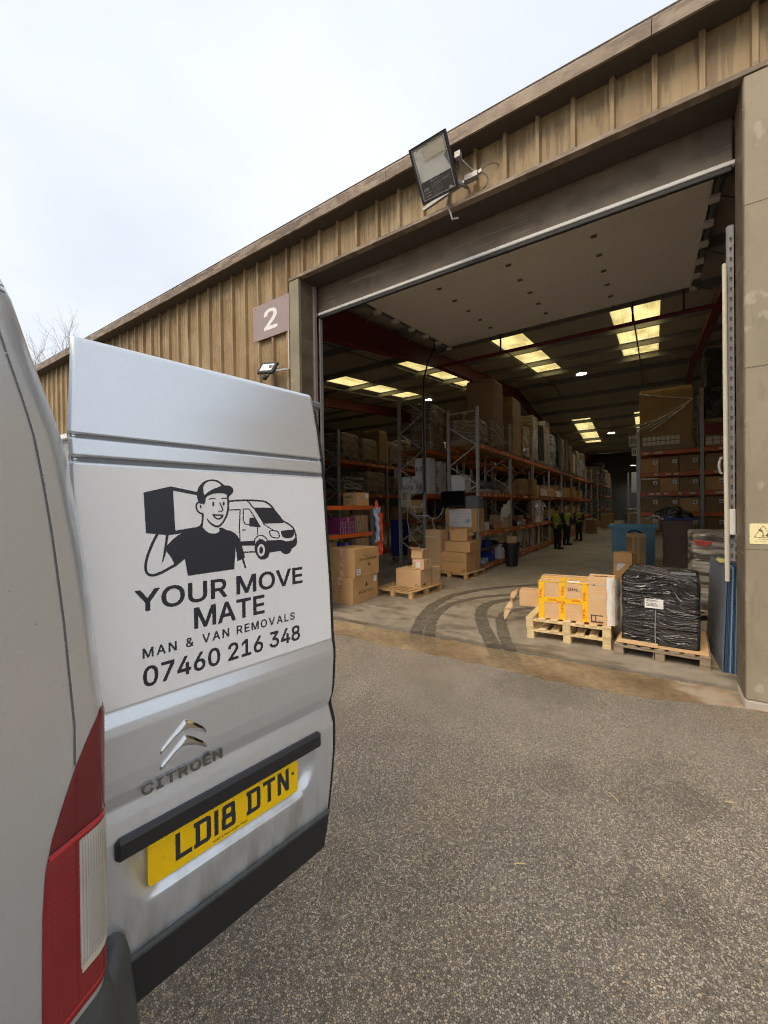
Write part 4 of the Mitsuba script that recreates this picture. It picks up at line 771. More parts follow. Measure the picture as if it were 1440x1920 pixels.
# second pallet with tall carton and stack in front of the rack
pallet(-4.98, 9.70, .008, 1.05, 1.15, -4, 'mat_wood', 'pale pallet with a tall carton and a carton stack before the rack end')
k, p = carton(-5.165, 9.76, PZ1, .47, .40, 1.085, -5, 'tall narrow carton standing upright on the pallet before the rack end', 'card_light', tape=None)
part(k, 'side_tape', front(p, rect(.05, .36, .885, .905)), 'mat_paper')
k, p = carton(-4.69, 9.79, PZ1, .685, .90, .515, -1.5, 'wide heavy carton, lowest of the stack on the pallet before the rack', 'card')
part(k, 'strap', right(p, .685, rect(.48, .52, .03, .50)), 'mat_cream'); part(k, 'handling_marks', MB().m(front(p, ext(sbox(.55, .03, .64, .09).difference(sbox(.556, .036, .634, .084)), .001))).m(front(p, rect(.57, .58, .045, .07))).m(front(p, rect(.605, .615, .045, .07))).m(front(p, rect(.06, .60, .36, .362))).m(front(p, rect(.05, .05 + .2, .40, .402))), 'mat_print_brown')
part(k, 'tape', front(p, rect(0, .685, .245, .29), .0072), 'mat_tape')
k, p = carton(-4.60, 9.76, PZ1 + .527, .69, .80, .265, 2, 'flat wide carton, middle of the stack before the rack end', 'card')
part(k, 'handling_marks', MB().m(front(p, rect(.56, .62, .03, .034))).m(front(p, rect(.56, .60, .045, .048))), 'mat_print_brown')
# open-topped box on its side
k = thing('cardboard_box', 'small open carton on top of the stack before the rack end', 'box')
b_ = MB(); ww, dd, hh = .47, .38, .30
for q in ((0, ww, 0, .008, 0, hh), (0, ww, dd - .008, dd, 0, hh), (0, .008, .008, dd - .008, 0, hh), (ww - .008, ww, .008, dd - .008, 0, hh), (.008, ww - .008, .008, dd - .008, 0, .008)): b_.box(*q)
part(k, 'walls', xf(b_, -4.47, 9.80, PZ1 + .527 + .278, 3), 'mat_card'); part(k, 'flap', xf(cbox(0, .10, 0, dd, -.004, .004, .002), -4.00, 9.83, PZ1 + 1.02, 3, 50, (0, 1, 0)), 'mat_card')
# right-hand side of the doorway
pallet(-1.50, 5.80, .008, 1.03, 1.2, 1.5, 'mat_wood_new', 'new pale pallet lying directly on the doorway floor, lower of two')
pallet(-1.51, 5.79, .152, 1.04, 1.2, 1.2, 'mat_wood_new', 'new pale pallet stacked on another, carrying parcels in yellow tape')
Z2 = .296
dw, dd_, dh = .615, .40, .495
kD, p = carton(-1.352, 5.87, Z2, dw, dd_, dh, 7., 'carton bound in yellow parcel tape on the doubled pallet', 'card_light', tape=None)
def strips(F, W_, H_):
    for a, b, c, d in ((0, .075, 0, H_), (W_ / 2 - .045, W_ / 2 + .035, 0, H_), (W_ - .075, W_, 0, H_), (0, W_, .225, .295)):
        part(kD, 'yellow_tape', F(rect(a, b, c, d)), 'mat_tape_yellow')
strips(lambda m: front(p, m, .0075), dw, dh); strips(lambda m: right(p, dw, m, .0075), dd_, dh)
part(kD, 'yellow_tape', p(MB().box(-.004, dw + .004, 0, .06, dh + .004, dh + .007).box(-.004, dw + .004, dd_ - .06, dd_, dh + .004, dh + .007).box(dw / 2 - .04, dw / 2 + .04, .06, dd_ - .06, dh + .004, dh + .007).mesh()), 'mat_tape_yellow')
part(kD, 'top_label', p(MB().box(.36, .52, .04, .16, dh + .0075, dh + .009).mesh()), 'mat_paper')
t_ = MB()
for a, b in ((.12, .245), (.235, .215 + .005), (.42, .252)): t_.m(front(p, text('DHL', a, a + .12, b, b + .03), .0095))
t_.m(front(p, affinity_text := text('DHL', .265, .265 + .001, 0, .001), .0095)) if False else None
def vtext(s, x0, z0, L, hgt):
    m = text(s, 0, L, 0, hgt); m.apply_transform(trimesh.transformations.rotation_matrix(math.pi / 2, (0, 0, 1))); m.apply_translation((x0 + hgt, z0, 0)); return m
for a, b in ((.01, .28), (.28, .10), (.285, .33), (.545, .05), (.55, .28)): t_.m(front(p, vtext('DHL', a, b, .13, .034), .0095))
for a, b in ((.02, .12), (.17, .31), (.33, .10)): t_.m(right(p, dw, vtext('DHL', a, b, .12, .034), .0095))
part(kD, 'tape_print', t_, 'mat_print_red', label='red courier lettering on the yellow tape'); part(kD, 'print', front(p, text('DHL', .37, .50, .40, .437), .0095), 'mat_print_brown')
k, p = carton(-.735, 5.895, Z2, .30, .34, .60, 2, 'tall carton with white plastic sleeve leaning beside the yellow taped carton', 'card_light', tape=None)
part(k, 'strap', front(p, rect(0, .30, .345, .352)), 'mat_cream'); part(k, 'strap', front(p, rect(0, .30, .515, .522)), 'mat_cream')
part(k, 'print', MB().m(front(p, ext(sbox(.03, .02, .17, .12).difference(sbox(.042, .04, .17, .108)).union(sbox(.08, .04, .09, .108)), .001))).m(front(p, ext(Polygon([(.05, .50), (.075, .53), (.08, .50)]), .001))), 'mat_print_brown')
part(k, 'hand_hole', p(MB().box(.06, .22, .10, .14, .6045, .607).mesh()), 'mat_print_brown')
slv = grid(lambda U, Vv: np.stack([.215 + .135 * np.sin(U * np.pi / 2) ** .6 + .005 * np.sin(Vv * 13 + U * 5), -.024 + .37 * (1 - np.cos(U * np.pi / 2)) + .003 * np.sin(Vv * 31 + U * 7), .0 + (.615 - .05 * U) * Vv + .004], -1), np.linspace(0, 1, 14), np.linspace(0, 1, 30))
part(k, 'plastic_sleeve', p(slv), 'mat_poly_white', True)
# two long cartons behind, poking out to the left
k, p = carton(-1.765, 6.42, Z2, .92, .26, .235, 6, 'long low carton with torn paper end, poking out left behind the yellow tape', 'card_light', tape=None)
pp = np.array([(-.02, -.03, .22), (-.10, -.05, .18), (-.16, -.02, .08), (-.20, -.05, -.08), (-.13, -.09, -.19), (-.02, -.06, -.16), (-.05, -.10, .0), (.02, -.02, .05), (-.09, .05, .12), (-.06, .10, -.10)])
cr = grid(lambda U, Vv: np.stack([-.04 - .15 * U + .045 * np.sin(Vv * 9 + U * 5) * U + .03 * np.sin(U * 13), -.03 + .22 * Vv + .03 * np.sin(U * 11 + Vv * 4), .23 - .36 * U ** 1.3 + .035 * np.sin(U * 17 + Vv * 11) - .07 * U * np.cos(Vv * 7)], -1), np.linspace(0, 1, 16), np.linspace(0, 1, 14))
part(k, 'torn_paper', p(cr), 'mat_kraft')
k, p = carton(-1.50, 6.70, Z2, 1.02, .30, .43, 4, 'long carton lying at the back of the doubled pallet', 'card_light')
# black wrapped load on an old pallet
pallet(-.43, 5.70, .008, .93, 1.15, -3.2, 'mat_wood_old', 'weathered grey pallet under the black wrapped load')
k = thing('wrapped_load', 'square pallet load wrapped tightly in shiny black stretch film', 'wrapped load')
def wrapped_mesh(w, d, h, amp, seed, r=.05, n=34, taper=.0, top=.02):
    """rounded, slightly lumpy box"""
    U = np.linspace(0, 4, 4 * n + 1)[:-1]; zs_ = np.concatenate([np.linspace(0, 1, n), [1.0]]); R = []
    def per(u):
        s = u % 4; c = np.floor(s).astype(int); t = s - c
        xs = np.select([c == 0, c == 1, c == 2, c == 3], [t, 1 + 0 * t, 1 - t, 0 * t]); ys = np.select([c == 0, c == 1, c == 2, c == 3], [0 * t, t, 1 + 0 * t, 1 - t]); return xs, ys
    xs, ys = per(U); V_, F_ = [], []
    cx, cy = xs - .5, ys - .5; rr = np.maximum(np.abs(cx), np.abs(cy)); nrm = np.stack([cx, cy], 1) / np.hypot(cx, cy)[:, None]
    m_ = 4 * n
    for i, z in enumerate(np.linspace(0, 1, n)):
        k_ = 1 - taper * z; px, py = cx * w * k_, cy * d * k_
        q = np.stack([px, py, np.full(m_, z * h)], 1)
        cor = np.clip((np.minimum(np.abs(cx), np.abs(cy)) - (.5 - r / min(w, d))) / (r / min(w, d)), 0, 1) ** 2 * r * .42
        e = max(0, (z - (1 - r / h)) / (r / h)) ** 2 * r * .6
        dis = amp * (meshkit.fbm(q * 6 + seed, 3, seed) - .5) * 2 - cor - e
        q[:, :2] += nrm * dis[:, None]; V_.append(q)
    c0 = V_[-1]
    for j in (.75, .5, .25):
        q = c0.copy(); q[:, :2] *= j; q[:, 2] = h + top * (meshkit.fbm(q * 7 + 3, 3, seed) - .3) * 2; V_.append(q)
    V_.append(np.array([[0, 0, h + top * .3]])); rows = n + 3
    for i in range(rows - 1):
        for j in range(m_): kk = (j + 1) % m_; F_ += [[i * m_ + j, i * m_ + kk, (i + 1) * m_ + kk], [i * m_ + j, (i + 1) * m_ + kk, (i + 1) * m_ + j]]
    l = rows * m_
    for j in range(m_): F_.append([(rows - 1) * m_ + j, (rows - 1) * m_ + (j + 1) % m_, l])
    v = np.vstack(V_); v[:, 0] += w / 2; v[:, 1] += d / 2
    return trimesh.Trimesh(v, np.array(F_), process=False)
def pk(m): return xf(m, -.355, 5.815, .17, -2.8)
part(k, 'film', pk(wrapped_mesh(.775, .98, .815, .014, 3, r=.045, n=44, top=.03)), 'mat_film_black', True)
part(k, 'address_label', pk(onframe(ext(sbox(.245, .435, .43, .545), .001), (0, -.022, 0), *XF)), 'mat_paper')
q = MB()
for zz in (.46, .475, .49, .515, .528): q.m(pk(onframe(rect(.26, .26 + rng.uniform(.09, .15), zz, zz + .006), (0, -.0235, 0), *XF)))
part(k, 'label_print', q, 'mat_ink', kind='stuff')
part(k, 'card_sheet', xf(MB().m(cbox(0, .90, -.03, 1.05, 0, .012, .003)).m(xf(cbox(0, .40, 0, .10, 0, .006, .002), .03, -.06, .012, 0, 12)).mesh(), -.41, 5.76, .1525, -3), 'mat_card_light')
part(k, 'film_tail', pk(tube([(.355, -.03, .42), (.348, -.035, .2), (.352, -.035, .0), (.335, -.075, -.05), (.33, -.08, -.16)], .006, 6)), 'mat_galv', True)
part(k, 'top_patch', pk(cbox(.50, .74, .12, .30, .832, .842, .004)), 'mat_mat_grey')
# stack of folded mats leaning on the right jamb
WH = ['', 'next to the grey one', 'third in line', 'fourth in line', 'fifth in line', 'sixth in line', 'seventh in line', 'eighth in line', 'last before the jamb']
for i in range(9):
    mt = ['grey', 'blue', 'blue', 'blue', 'edge', 'blue', 'blue', 'edge', 'blue'][i]
    k = thing('folded_board', 'large grey board, first of the upright stack leaning by the jamb' if i == 0 else f'{"pale" if mt == "edge" else "dark"} blue upright board in the leaning stack, {WH[i]}', 'board', None if i == 0 else 'upright boards by the jamb')
    m = xf(cbox(0, .0115, 0, 1.08 - .012 * (i % 3), 0, 1.15 - (i % 4) * .012, .003), 0, 0, 0, 0, 2.2 - i * .18, (0, 1, 0))
    part(k, 'sheet', xf(m, .592 + i * .0145 + (.006 if i else 0), 5.67 + .006 * ((i * 5) % 4), .010, (2.4 if i == 0 else 1.0 + rng.uniform(-.4, .4))), 'mat_mat_' + mt)
solo('yellow_folder', xf(cbox(0, .10, 0, .30, 0, .02, .004), .60, 5.95, 1.165), 'mat_mat_yellow', 'yellow folded sheet lying on top of the upright boards', 'sheet')
# silver wrapped load further back
pallet(.46, 7.95, .008, 1.05, 1.1, 0, 'mat_wood_old', 'old pallet under the clear wrapped load behind the black one')
k = thing('wrapped_load', 'pallet load in silvery clear stretch film behind the black load', 'wrapped load')
part(k, 'film', xf(wrapped_mesh(1.0, 1.05, 1.235, .012, 11, r=.04), .475, 7.98, .155), 'mat_film_silver', True)
part(k, 'red_print', xf(MB().m(xf(cbox(0, .22, 0, .004, 0, .035, .001), .02, -.017, 1.085, tilt=6, axis=(0, 1, 0))).m(xf(cbox(0, .16, 0, .004, 0, .02, .001), .05, -.017, 1.05, tilt=9, axis=(0, 1, 0))).mesh(), .475, 7.98, .155), 'mat_print_red')
# blue tub, brown carton, leaning cartons
k = thing('plastic_tub', 'large blue plastic tub with rimmed top standing in the aisle', 'tub')
def ringbox(x0, x1, y0, y1, z0, z1, t): return MB().box(x0, x1, y0, y0 + t, z0, z1).box(x0, x1, y1 - t, y1, z0, z1).box(x0, x0 + t, y0 + t, y1 - t, z0, z1).box(x1 - t, x1, y0 + t, y1 - t, z0, z1)
tx, ty = -1.10, 13.5
tb = MB()
for x0, x1 in ((.04, .27), (.285, .58), (.595, .86), (.875, 1.09)):
    tb.m(hull([[tx + x0 + .02, ty + .06, .12], [tx + x1 - .01, ty + .06, .12], [tx + x0, ty + .01, 1.18], [tx + x1, ty + .01, 1.18], [tx + x0 + .02, ty + .12, .12], [tx + x1 - .01, ty + .12, .12], [tx + x0, ty + .08, 1.18], [tx + x1, ty + .08, 1.18]]))
tb.m(hull([[tx + .05, ty + .08, .12], [tx + 1.08, ty + .08, .12], [tx + .03, ty + .04, 1.17], [tx + 1.10, ty + .04, 1.17], [tx + .05, ty + .8, .12], [tx + 1.08, ty + .8, .12], [tx + .03, ty + .84, 1.17], [tx + 1.10, ty + .84, 1.17]]))
part(k, 'body', tb, 'mat_bin_blue'); part(k, 'rim', ringbox(tx - .03, tx + 1.17, ty - .03, ty + .92, 1.175, 1.255, .09), 'mat_bin_blue')
for x0 in (.12, .80): part(k, 'handle', MB().box(tx + x0, tx + x0 + .2, ty - .055, ty - .03, 1.10, 1.13).box(tx + x0, tx + x0 + .03, ty - .055, ty - .03, 1.13, 1.22).box(tx + x0 + .17, tx + x0 + .2, ty - .055, ty - .03, 1.13, 1.22), 'mat_bin_blue')
for x0 in (.1, .95): part(k, 'castor', xf(trimesh.creation.cylinder(.055, .04, sections=16), tx + x0, ty + .12, .065, tilt=90, axis=(0, 1, 0)), 'mat_rubber')
k, p = carton(-.62, 12.1, .008, .42, .30, 1.10, 3, 'tall carton with dark parcel tape leaning against the blue tub', 'card_dull', tape=None)
for a, b, c, d in ((0, .42, 1.0, 1.09), (.13, .18, .0, 1.0), (.235, .285, .35, 1.0)): part(k, 'parcel_tape', front(p, rect(a, b, c, d)), 'mat_tape')
part(k, 'black_strap', p(tube(bez((.05, .06, 1.105), (.10, 0, 1.19), (.26, 0, 1.19), (.32, .06, 1.105)), .02, 6)), 'mat_rubber')
k, p = carton(-.83, 11.0, .008, .38, .34, .71, -3, 'medium carton with a torn label before the blue tub', 'card', tape=None)
part(k, 'shipping_label', front(p, ext(Polygon([(.06, .28), (.08, .45), (.24, .47), (.23, .41), (.12, .30)]), .001)), 'mat_paper'); part(k, 'tape_band', front(p, rect(.0, .38, .46, .49)), 'mat_tape')
k, p = carton(.17, 12.95, .008, .60, .55, 1.40, 0, 'tall dark brown carton standing right of the blue tub', 'brown_board', tape=None)
part(k, 'edge_fold', front(p, rect(.49, .50, .3, 1.39)), 'mat_print_brown')
solo('blue_tray', cbox(.20, .86, 13.0, 13.5, 1.415, 1.475, .01), 'mat_crate_blue', 'flat blue tray lying on top of the dark brown carton', 'tray')
cr = grid(lambda U, Vv: np.stack([-.10 + .95 * U, 13.05 + .45 * Vv, 1.46 + .30 * np.sin(np.pi * U) ** .7 * np.sin(np.pi * Vv) ** .5 + .05 * np.sin(U * 23 + Vv * 9) * np.sin(Vv * 13)], -1), np.linspace(0, 1, 30), np.linspace(0, 1, 20))
k = thing('film_bundle', 'crumpled heap of black and white packing film on the brown carton', 'packing film'); part(k, 'black_film', cr, 'mat_film_black', True)
cr = grid(lambda U, Vv: np.stack([-.22 + .40 * U, 12.98 + .30 * Vv, 1.44 + .10 * np.sin(np.pi * U) * (1 - Vv) + .03 * np.sin(U * 19 + Vv * 9)], -1), np.linspace(0, 1, 20), np.linspace(0, 1, 14)); part(k, 'white_film', cr, 'mat_poly_white', True)
# black dustbin by the left rack
k = thing('dustbin', 'round black dustbin standing in front of the left aisle rack', 'bin')
bx_, by_ = -3.66, 12.5
part(k, 'body', xf(lathe([(0, .02), (.17, .02), (.175, 0), (.225, .62), (.245, .63), (.25, .70), (.235, .70), (.215, .62), (.165, .04), (0, .04)]), bx_, by_, .008), 'mat_black_plastic', 30)
part(k, 'bin_rim', xf(lathe([(.235, .695), (.262, .695), (.262, .72), (.235, .72), (.235, .695)]), bx_, by_, .008), 'mat_black_plastic', 30)
for s in (-1, 1): part(k, 'handle', xf(box(-.03, .03, -.06, .06, .58, .64), bx_ + s * .25, by_ - .02, .008), 'mat_black_plastic')
solo('scrap_card', xf(cbox(0, .30, 0, .012, 0, .30, .003), bx_ - .15, by_ + .02, .62, 8, -12), 'mat_card', 'torn piece of cardboard sticking out of the black dustbin', 'cardboard')

# ---------------------------------------------------------------- racking
ORD = ['first', 'second', 'third', 'fourth', 'fifth', 'sixth', 'seventh', 'eighth', 'ninth', 'tenth', 'eleventh', 'twelfth', 'thirteenth', 'fourteenth', 'fifteenth', 'sixteenth']
def slot_face(h, w=.095, n=None):
    hs = [affinity.translate(Polygon([(-.011, 0), (.011, 0), (.006, .032), (-.006, .032)]), sx, .06 + k * .075) for k in range(int((h - .1) / .075)) for sx in (.026, w - .026)]
    return ext(sbox(0, 0, w, h).difference(unary_union(hs)), .004)
UPC = {}
def upright(h, slots):
    key = (h, slots)
    if key not in UPC:
        m = MB()
        if slots: m.m(onframe(slot_face(h), (-.0475, 0, 0), *XF))
        else: m.box(-.0475, .0475, -.004, 0, 0, h)
        m.box(-.0475, -.043, .0, .07, 0, h).box(.043, .0475, .0, .07, 0, h).box(-.043, -.025, .066, .07, 0, h).box(.025, .043, .066, .07, 0, h).box(-.07, .07, -.03, .09, 0, .008)
        UPC[key] = mikit.ply(m.mesh(), 'mat_upright')
    return UPC[key]
PLYC = {}
def cached(key, fn, b):
    if key not in PLYC: PLYC[key] = mikit.ply(tri(fn()), b)
    return PLYC[key]
def at(d, x, y, z, rot=0): return moved(d, x, y, z, rot)
Z0 = .008
def rack(label, x, y, along, n, pitch, depth, tops, levels, bright=(), deck=True, slots=1, stickers=True, single=()):
    """pallet racking; along 'y' (aisle face at x, going back) or 'x' (face at y)"""
    k = thing('pallet_rack', label, 'rack')
    for i in range(n + 1):
        top = tops[min(i, len(tops) - 1)]
        A = [(x, y + i * pitch, 90), (x - depth, y + i * pitch, -90)] if along == 'y' else [(x + i * pitch, y, 0), (x + i * pitch, y + depth, 180)]
        for j, (ax, ay, r) in enumerate(A): part(k, 'upright', at(upright(top, i < slots and True), ax, ay, Z0, r), None)
        B = []; zz, s = .25, 0
        while zz + .55 < top:
            d = (.05, depth - .05) if s == 0 else (depth - .05, .05)
            B.append((d[0], zz, d[1], zz + .55)); zz += .55; s ^= 1
        def seg(a, z, b, z2): 
            return beam((x - a, y + i * pitch, z), (x - b, y + i * pitch, z2), .035, .03, (0, 1, 0)) if along == 'y' else beam((x + i * pitch, y + a, z), (x + i * pitch, y + b, z2), .035, .03, (1, 0, 0))
        if i < 2:
            for b in B: part(k, 'brace', seg(*b), 'mat_upright')
            for z in (.2, top - .1): part(k, 'brace', seg(.05, z, depth - .05, z), 'mat_upright')
        else:
            m = MB()
            for b in B: m.m(seg(*b))
            part(k, 'bracing', m, 'mat_upright')
    L = pitch - .1
    for i in range(n):
        for li, z in enumerate(levels):
            if (i, li) in single: continue
            b = 'mat_orange_bright' if z in bright else 'mat_orange'
            for f in (0, 1):
                mk = lambda: MB().box(0, L, -.025, .025, 0, .12).box(0, L, -.027, -.025, .045, .075).box(-.004, .0, -.03, .045, -.06, .16).box(L, L + .004, -.03, .045, -.06, .16).mesh()
                d = cached(('beam', L, b), mk, b)
                if along == 'y': part(k, 'beam', at(d, x - f * depth + (-.02 if f == 0 else .02), y + i * pitch + .05 + (L if 0 else 0), z, 90), None)
                else: part(k, 'beam', at(d, x + i * pitch + .05, y + f * depth + (.02 if f == 0 else -.02), z, 0), None)
            if deck:
                m = (lambda: MB().box(.05, depth - .05, 0, L, .121, .137).mesh()) if along == 'y' else (lambda: MB().box(0, L, .05, depth - .05, .121, .137).mesh())
                part(k, 'shelf_board', at(cached(('deck', L, depth, along), m, 'mat_card_dull'), x - depth if along == 'y' else x + i * pitch + .05, y + i * pitch + .05 if along == 'y' else y, z), None)
            if stickers and i < 5:
                for c in range(rng.randint(4, 8)):
                    a = rng.uniform(.1, L - .25); w = rng.choice([.07, .1, .14])
                    d = cached(('stick', w), lambda: MB().box(0, w, -.0285, -.0272, .03, .095).mesh(), 'mat_cream')
                    part(k, 'shelf_label', at(d, x - .02, y + i * pitch + .05 + a, z, 90) if along == 'y' else at(d, x + i * pitch + .05 + a, y + .02, z), None)
    return k
RX, RD2, P_ = -4.05, .93, 3.03
rack('long orange and grey pallet racking along the left of the aisle', RX, 10.85, 'y', 8, P_, RD2, (4.6,), (.05, 1.0, 2.12, 3.48), slots=3)
rack('tall grey pallet racking backing onto the aisle rack, left of it', -5.69, 10.80, 'y', 4, P_, .92, (5.2,), (2.12, 3.48), slots=1, stickers=False)
rack('pallet racking at the far left, with the letter H sign', -9.0, 10.80, 'y', 4, P_, .95, (4.55,), (.05, 1.1, 2.25, 3.42), slots=1)
rack('distant pallet racking further down the left of the aisle', RX + .1, 38.2, 'y', 4, P_, RD2, (4.6,), (.05, 1.3, 2.6, 3.6), slots=0)
rack('orange racking on the right, facing the doorway, full of cartons', -.45, 15.5, 'x', 3, 1.63, .9, (4.3, 5.3, 5.3, 5.3), (.85, 1.46, 2.10, 2.71, 3.40), bright=(1.46,), slots=4)
solo('rack_beam', MB().box(1.25, 2.75, 15.48, 15.53, 3.92, 4.22), 'mat_red_steel', 'deep red beam across the top of the second right bay', 'beam')
# row end signs
def endsign(txt, x0, x1, z0, z1, y, label):
    k = thing('row_sign', label, 'sign'); part(k, 'board', box(x0, x1, y, y + .006, z0, z1), 'mat_grey' if txt in 'HI' else 'mat_cream')
    w, h = x1 - x0, z1 - z0; part(k, 'letter', onframe(text(txt, x0 + w * (.25 if len(txt) == 1 and txt != 'I' else .12 if len(txt) > 1 else .43), x1 - w * (.25 if len(txt) == 1 and txt != 'I' else .12 if len(txt) > 1 else .43), z0 + h * .25, z1 - h * .25), (0, y - .001, 0), *XF), 'mat_ink')
endsign('H', -9.34, -9.06, 3.30, 3.57, 10.76, 'grey row sign with the letter H on the far left racking')
endsign('I', -6.76, -6.56, 2.76, 3.07, 10.75, 'grey row sign with the letter I on the tall grey upright')
endsign('BB', -.70, -.47, 3.72, 4.04, 15.46, 'pale row sign reading BB, upper of two on the right rack')
endsign('B', -.62, -.46, 3.41, 3.67, 15.46, 'pale row sign with one letter B, lower on the right rack')
# goods on the racks
def load(x, y, z, w, d, h, mt, label, seed, amp=.02, pal=True, top=.03, group=None, name='wrapped_load', cat='wrapped load'):
    k = thing(name, label, cat, group)
    if pal:
        m = cached(('pal', w, d), lambda: MB().box(0, w, 0, d, .10, .13).box(0, w, 0, .09, 0, .10).box(0, w, d / 2 - .045, d / 2 + .045, 0, .10).box(0, w, d - .09, d, 0, .10).mesh(), 'mat_wood_old')
        part(k, 'pallet_base', at(m, x, y, z), None)
    part(k, 'film', xf(wrapped_mesh(w - .03, d - .03, h, amp, seed, r=.06, n=18, top=top), x + .015, y + .015, z + (.132 if pal else 0)), 'mat_' + mt, True)
    return k
def simple(x, y, z, w, d, h, label, mt='card_dull', rot=0, group=None, lab=False, name='cardboard_box', cat='box'):
    k, p = carton(x, y, z, w, d, h, rot, label, mt, group, tape='tape' if h > .25 else None, near=False, name=name)
    labels[k]['category'] = cat
    if lab: part(k, 'printed_label', front(p, rect(w * .68, w * .68 + .11, h * .55, h * .55 + .12), .002), 'mat_paper'); part(k, 'label_print', front(p, rect(w * .68 + .035, w * .68 + .075, h * .55 + .03, h * .55 + .07), .0035), 'mat_ink')
    return k
X2 = RX - RD2 + .03
# aisle rack, top deck
load(-4.95, 11.0, 3.62, .86, .85, .60, 'film', 'low lumpy film-wrapped pallet load at the front of the aisle rack top', 21, .05)
k = load(-4.90, 12.0, 3.62, .90, 1.0, 1.95, 'card_dull', 'very tall brown carton column on the aisle rack top, partly wrapped', 22, .006, top=.005)
part(k, 'film_band', xf(wrapped_mesh(.90, 1.0, .75, .012, 5, n=14, top=0), -4.90, 12.0, 3.77), 'mat_film', True)
simple(-4.95, 14.05, 3.62, .92, 1.0, .65, 'lower brown carton of the pair in the second bay on top of the aisle rack', lab=True)
simple(-4.93, 14.08, 4.272, .90, .98, .62, 'middle brown carton in the second bay on top of the aisle rack')
simple(-4.95, 14.05, 4.894, .92, 1.0, .68, 'highest brown carton in the second bay on top of the aisle rack')
load(-4.95, 15.3, 3.62, .9, 1.2, 1.1, 'film', 'yellowish film-wrapped load beside the stacked cartons on the aisle rack top', 24, .03)
nm = ['dark shiny', 'tall shiny', 'lumpy brown', 'narrow tall', 'pale tall', 'pale square', 'dull brown', 'slim dark', 'broad brown', 'short pale', 'bulky dull']
yy = 17.0
for i, (d, h, mt) in enumerate([(.85, 1.75, 'film'), (.8, 1.55, 'film_black'), (.95, 1.9, 'film'), (.9, 1.5, 'film_silver'), (.7, 1.7, 'film_black'), (1.0, 1.6, 'film'), (.9, 1.75, 'card_dull'), (.8, 1.5, 'film'), (1.0, 1.2, 'mat_x'), (1.1, 1.5, 'film'), (.9, 1.1, 'film_silver'), (1.0, 1.6, 'film')]):
    load(-4.95, yy, 3.62, .9, d, h, 'kraft' if mt == 'mat_x' else mt, f'{nm[i % 11]} wrapped load, {ORD[i] if i < 9 else ["tenth", "eleventh", "twelfth"][i - 9]} of those behind the stacked cartons on the aisle rack top', 30 + i, .02)
    yy += d + .18 + (.25 if i % 3 == 2 else .1)
yy = 38.4
for i in range(8):
    h = [1.2, .9, 1.5, 1.9, 1.1, 1.4, .8, 1.3][i]; load(-4.85, yy, 3.74, .9, 1.1, h, ['film', 'card_dull', 'film_silver'][i % 3], f'{ORD[i]} load from the front on top of the distant racking', 60 + i, .02); yy += 1.45
# second level of the aisle rack (z 2.26)
def zl(b): return b + .138
for i, (y, d, h, mt) in enumerate([(14.2, .5, .42, 'card_dull'), (14.75, .55, .55, 'card_dull'), (15.4, .6, .50, 'card_dull'), (16.1, .55, .6, 'card_dull'), (17.3, .7, .45, 'card'), (18.2, .5, .3, 'poly_white'), (18.9, .7, .5, 'card_dull'), (19.7, .4, .35, 'card'), (20.4, .8, .55, 'card_dull'), (21.4, .5, .3, 'poly_white'), (22.1, .7, .6, 'card_dull'), (23.2, .8, .5, 'card'), (24.3, .8, .6, 'card_dull'), (25.4, .8, .45, 'card'), (26.6, .9, .7, 'card_dull'), (28., .9, .5, 'card')]):
    simple(-4.75 + .25 * (i % 2), y, zl(2.12), .62, d, h, f'{["dull carton", "brown box", "flat box", "square carton"][i % 4]} on the middle shelf of the aisle rack, {ORD[i]} from the front', mt, rng.uniform(-4, 4))
simple(-4.96, 11.0, zl(2.12), .42, .5, .50, 'white printed carton alone on the middle shelf at the aisle rack end', 'poly_white')
for y, w in ((12.0, .5), (12.9, .45)):
    k = thing('machine_part', 'small grey machine part standing on the middle shelf of the first bay' if y < 12.5 else 'dark round machine part behind the grey one on the middle shelf', 'machine part')
    part(k, 'base', xf(cbox(0, w, 0, .4, 0, .12, .01), -4.7, y, zl(2.12)), 'mat_grey'); part(k, 'motor', xf(trimesh.creation.cylinder(.13, .36, sections=18), -4.5, y + .2, zl(2.12) + .26, tilt=90, axis=(0, 1, 0)), 'mat_galv_dark', 30)
# work-bench level of the aisle rack (z 1.14)
zb_ = zl(1.0)
kp, p = carton(-5.02, 10.72, zb_, .95, .55, .655, 0, 'large carton with a wall calendar on it at the end of the aisle rack', 'card', tape=None)
part(kp, 'calendar', front(p, rect(.13, .79, .145, .635)), 'mat_paper', label='white wall calendar with red and grey dates')
q, q2 = MB(), MB()
q.m(front(p, rect(.20, .66, .585, .60), .0085))
for r in range(7):
    for c in range(16):
        m = front(p, rect(.16 + c * .038, .16 + c * .038 + (.018 if rng.random() < .8 else .006), .18 + r * .055, .195 + r * .055), .0085)
        (q if c < 5 else q2).m(m)
part(kp, 'calendar_dates', q, 'mat_tape_pink', kind='stuff'); part(kp, 'calendar_print', q2, 'mat_galv', kind='stuff')
part(kp, 'calendar_logo', front(p, text('DB', .63, .75, .27, .34), .0095), 'mat_crate_blue')
k = thing('monitor', 'black flat monitor standing on the carton at the end of the aisle rack', 'monitor')
part(k, 'case', xf(cbox(0, .72, 0, .05, 0, .43, .008), -5.11, 10.63, 1.86, 2), 'mat_black_plastic'); part(k, 'screen', xf(box(.02, .70, -.0022, -.0005, .025, .41), -5.11, 10.63, 1.86, 2), 'mat_screen'); part(k, 'foot', xf(cbox(.24, .48, -.06, .12, -.058, -.002, .004), -5.11, 10.63, 1.86, 2), 'mat_black_plastic')
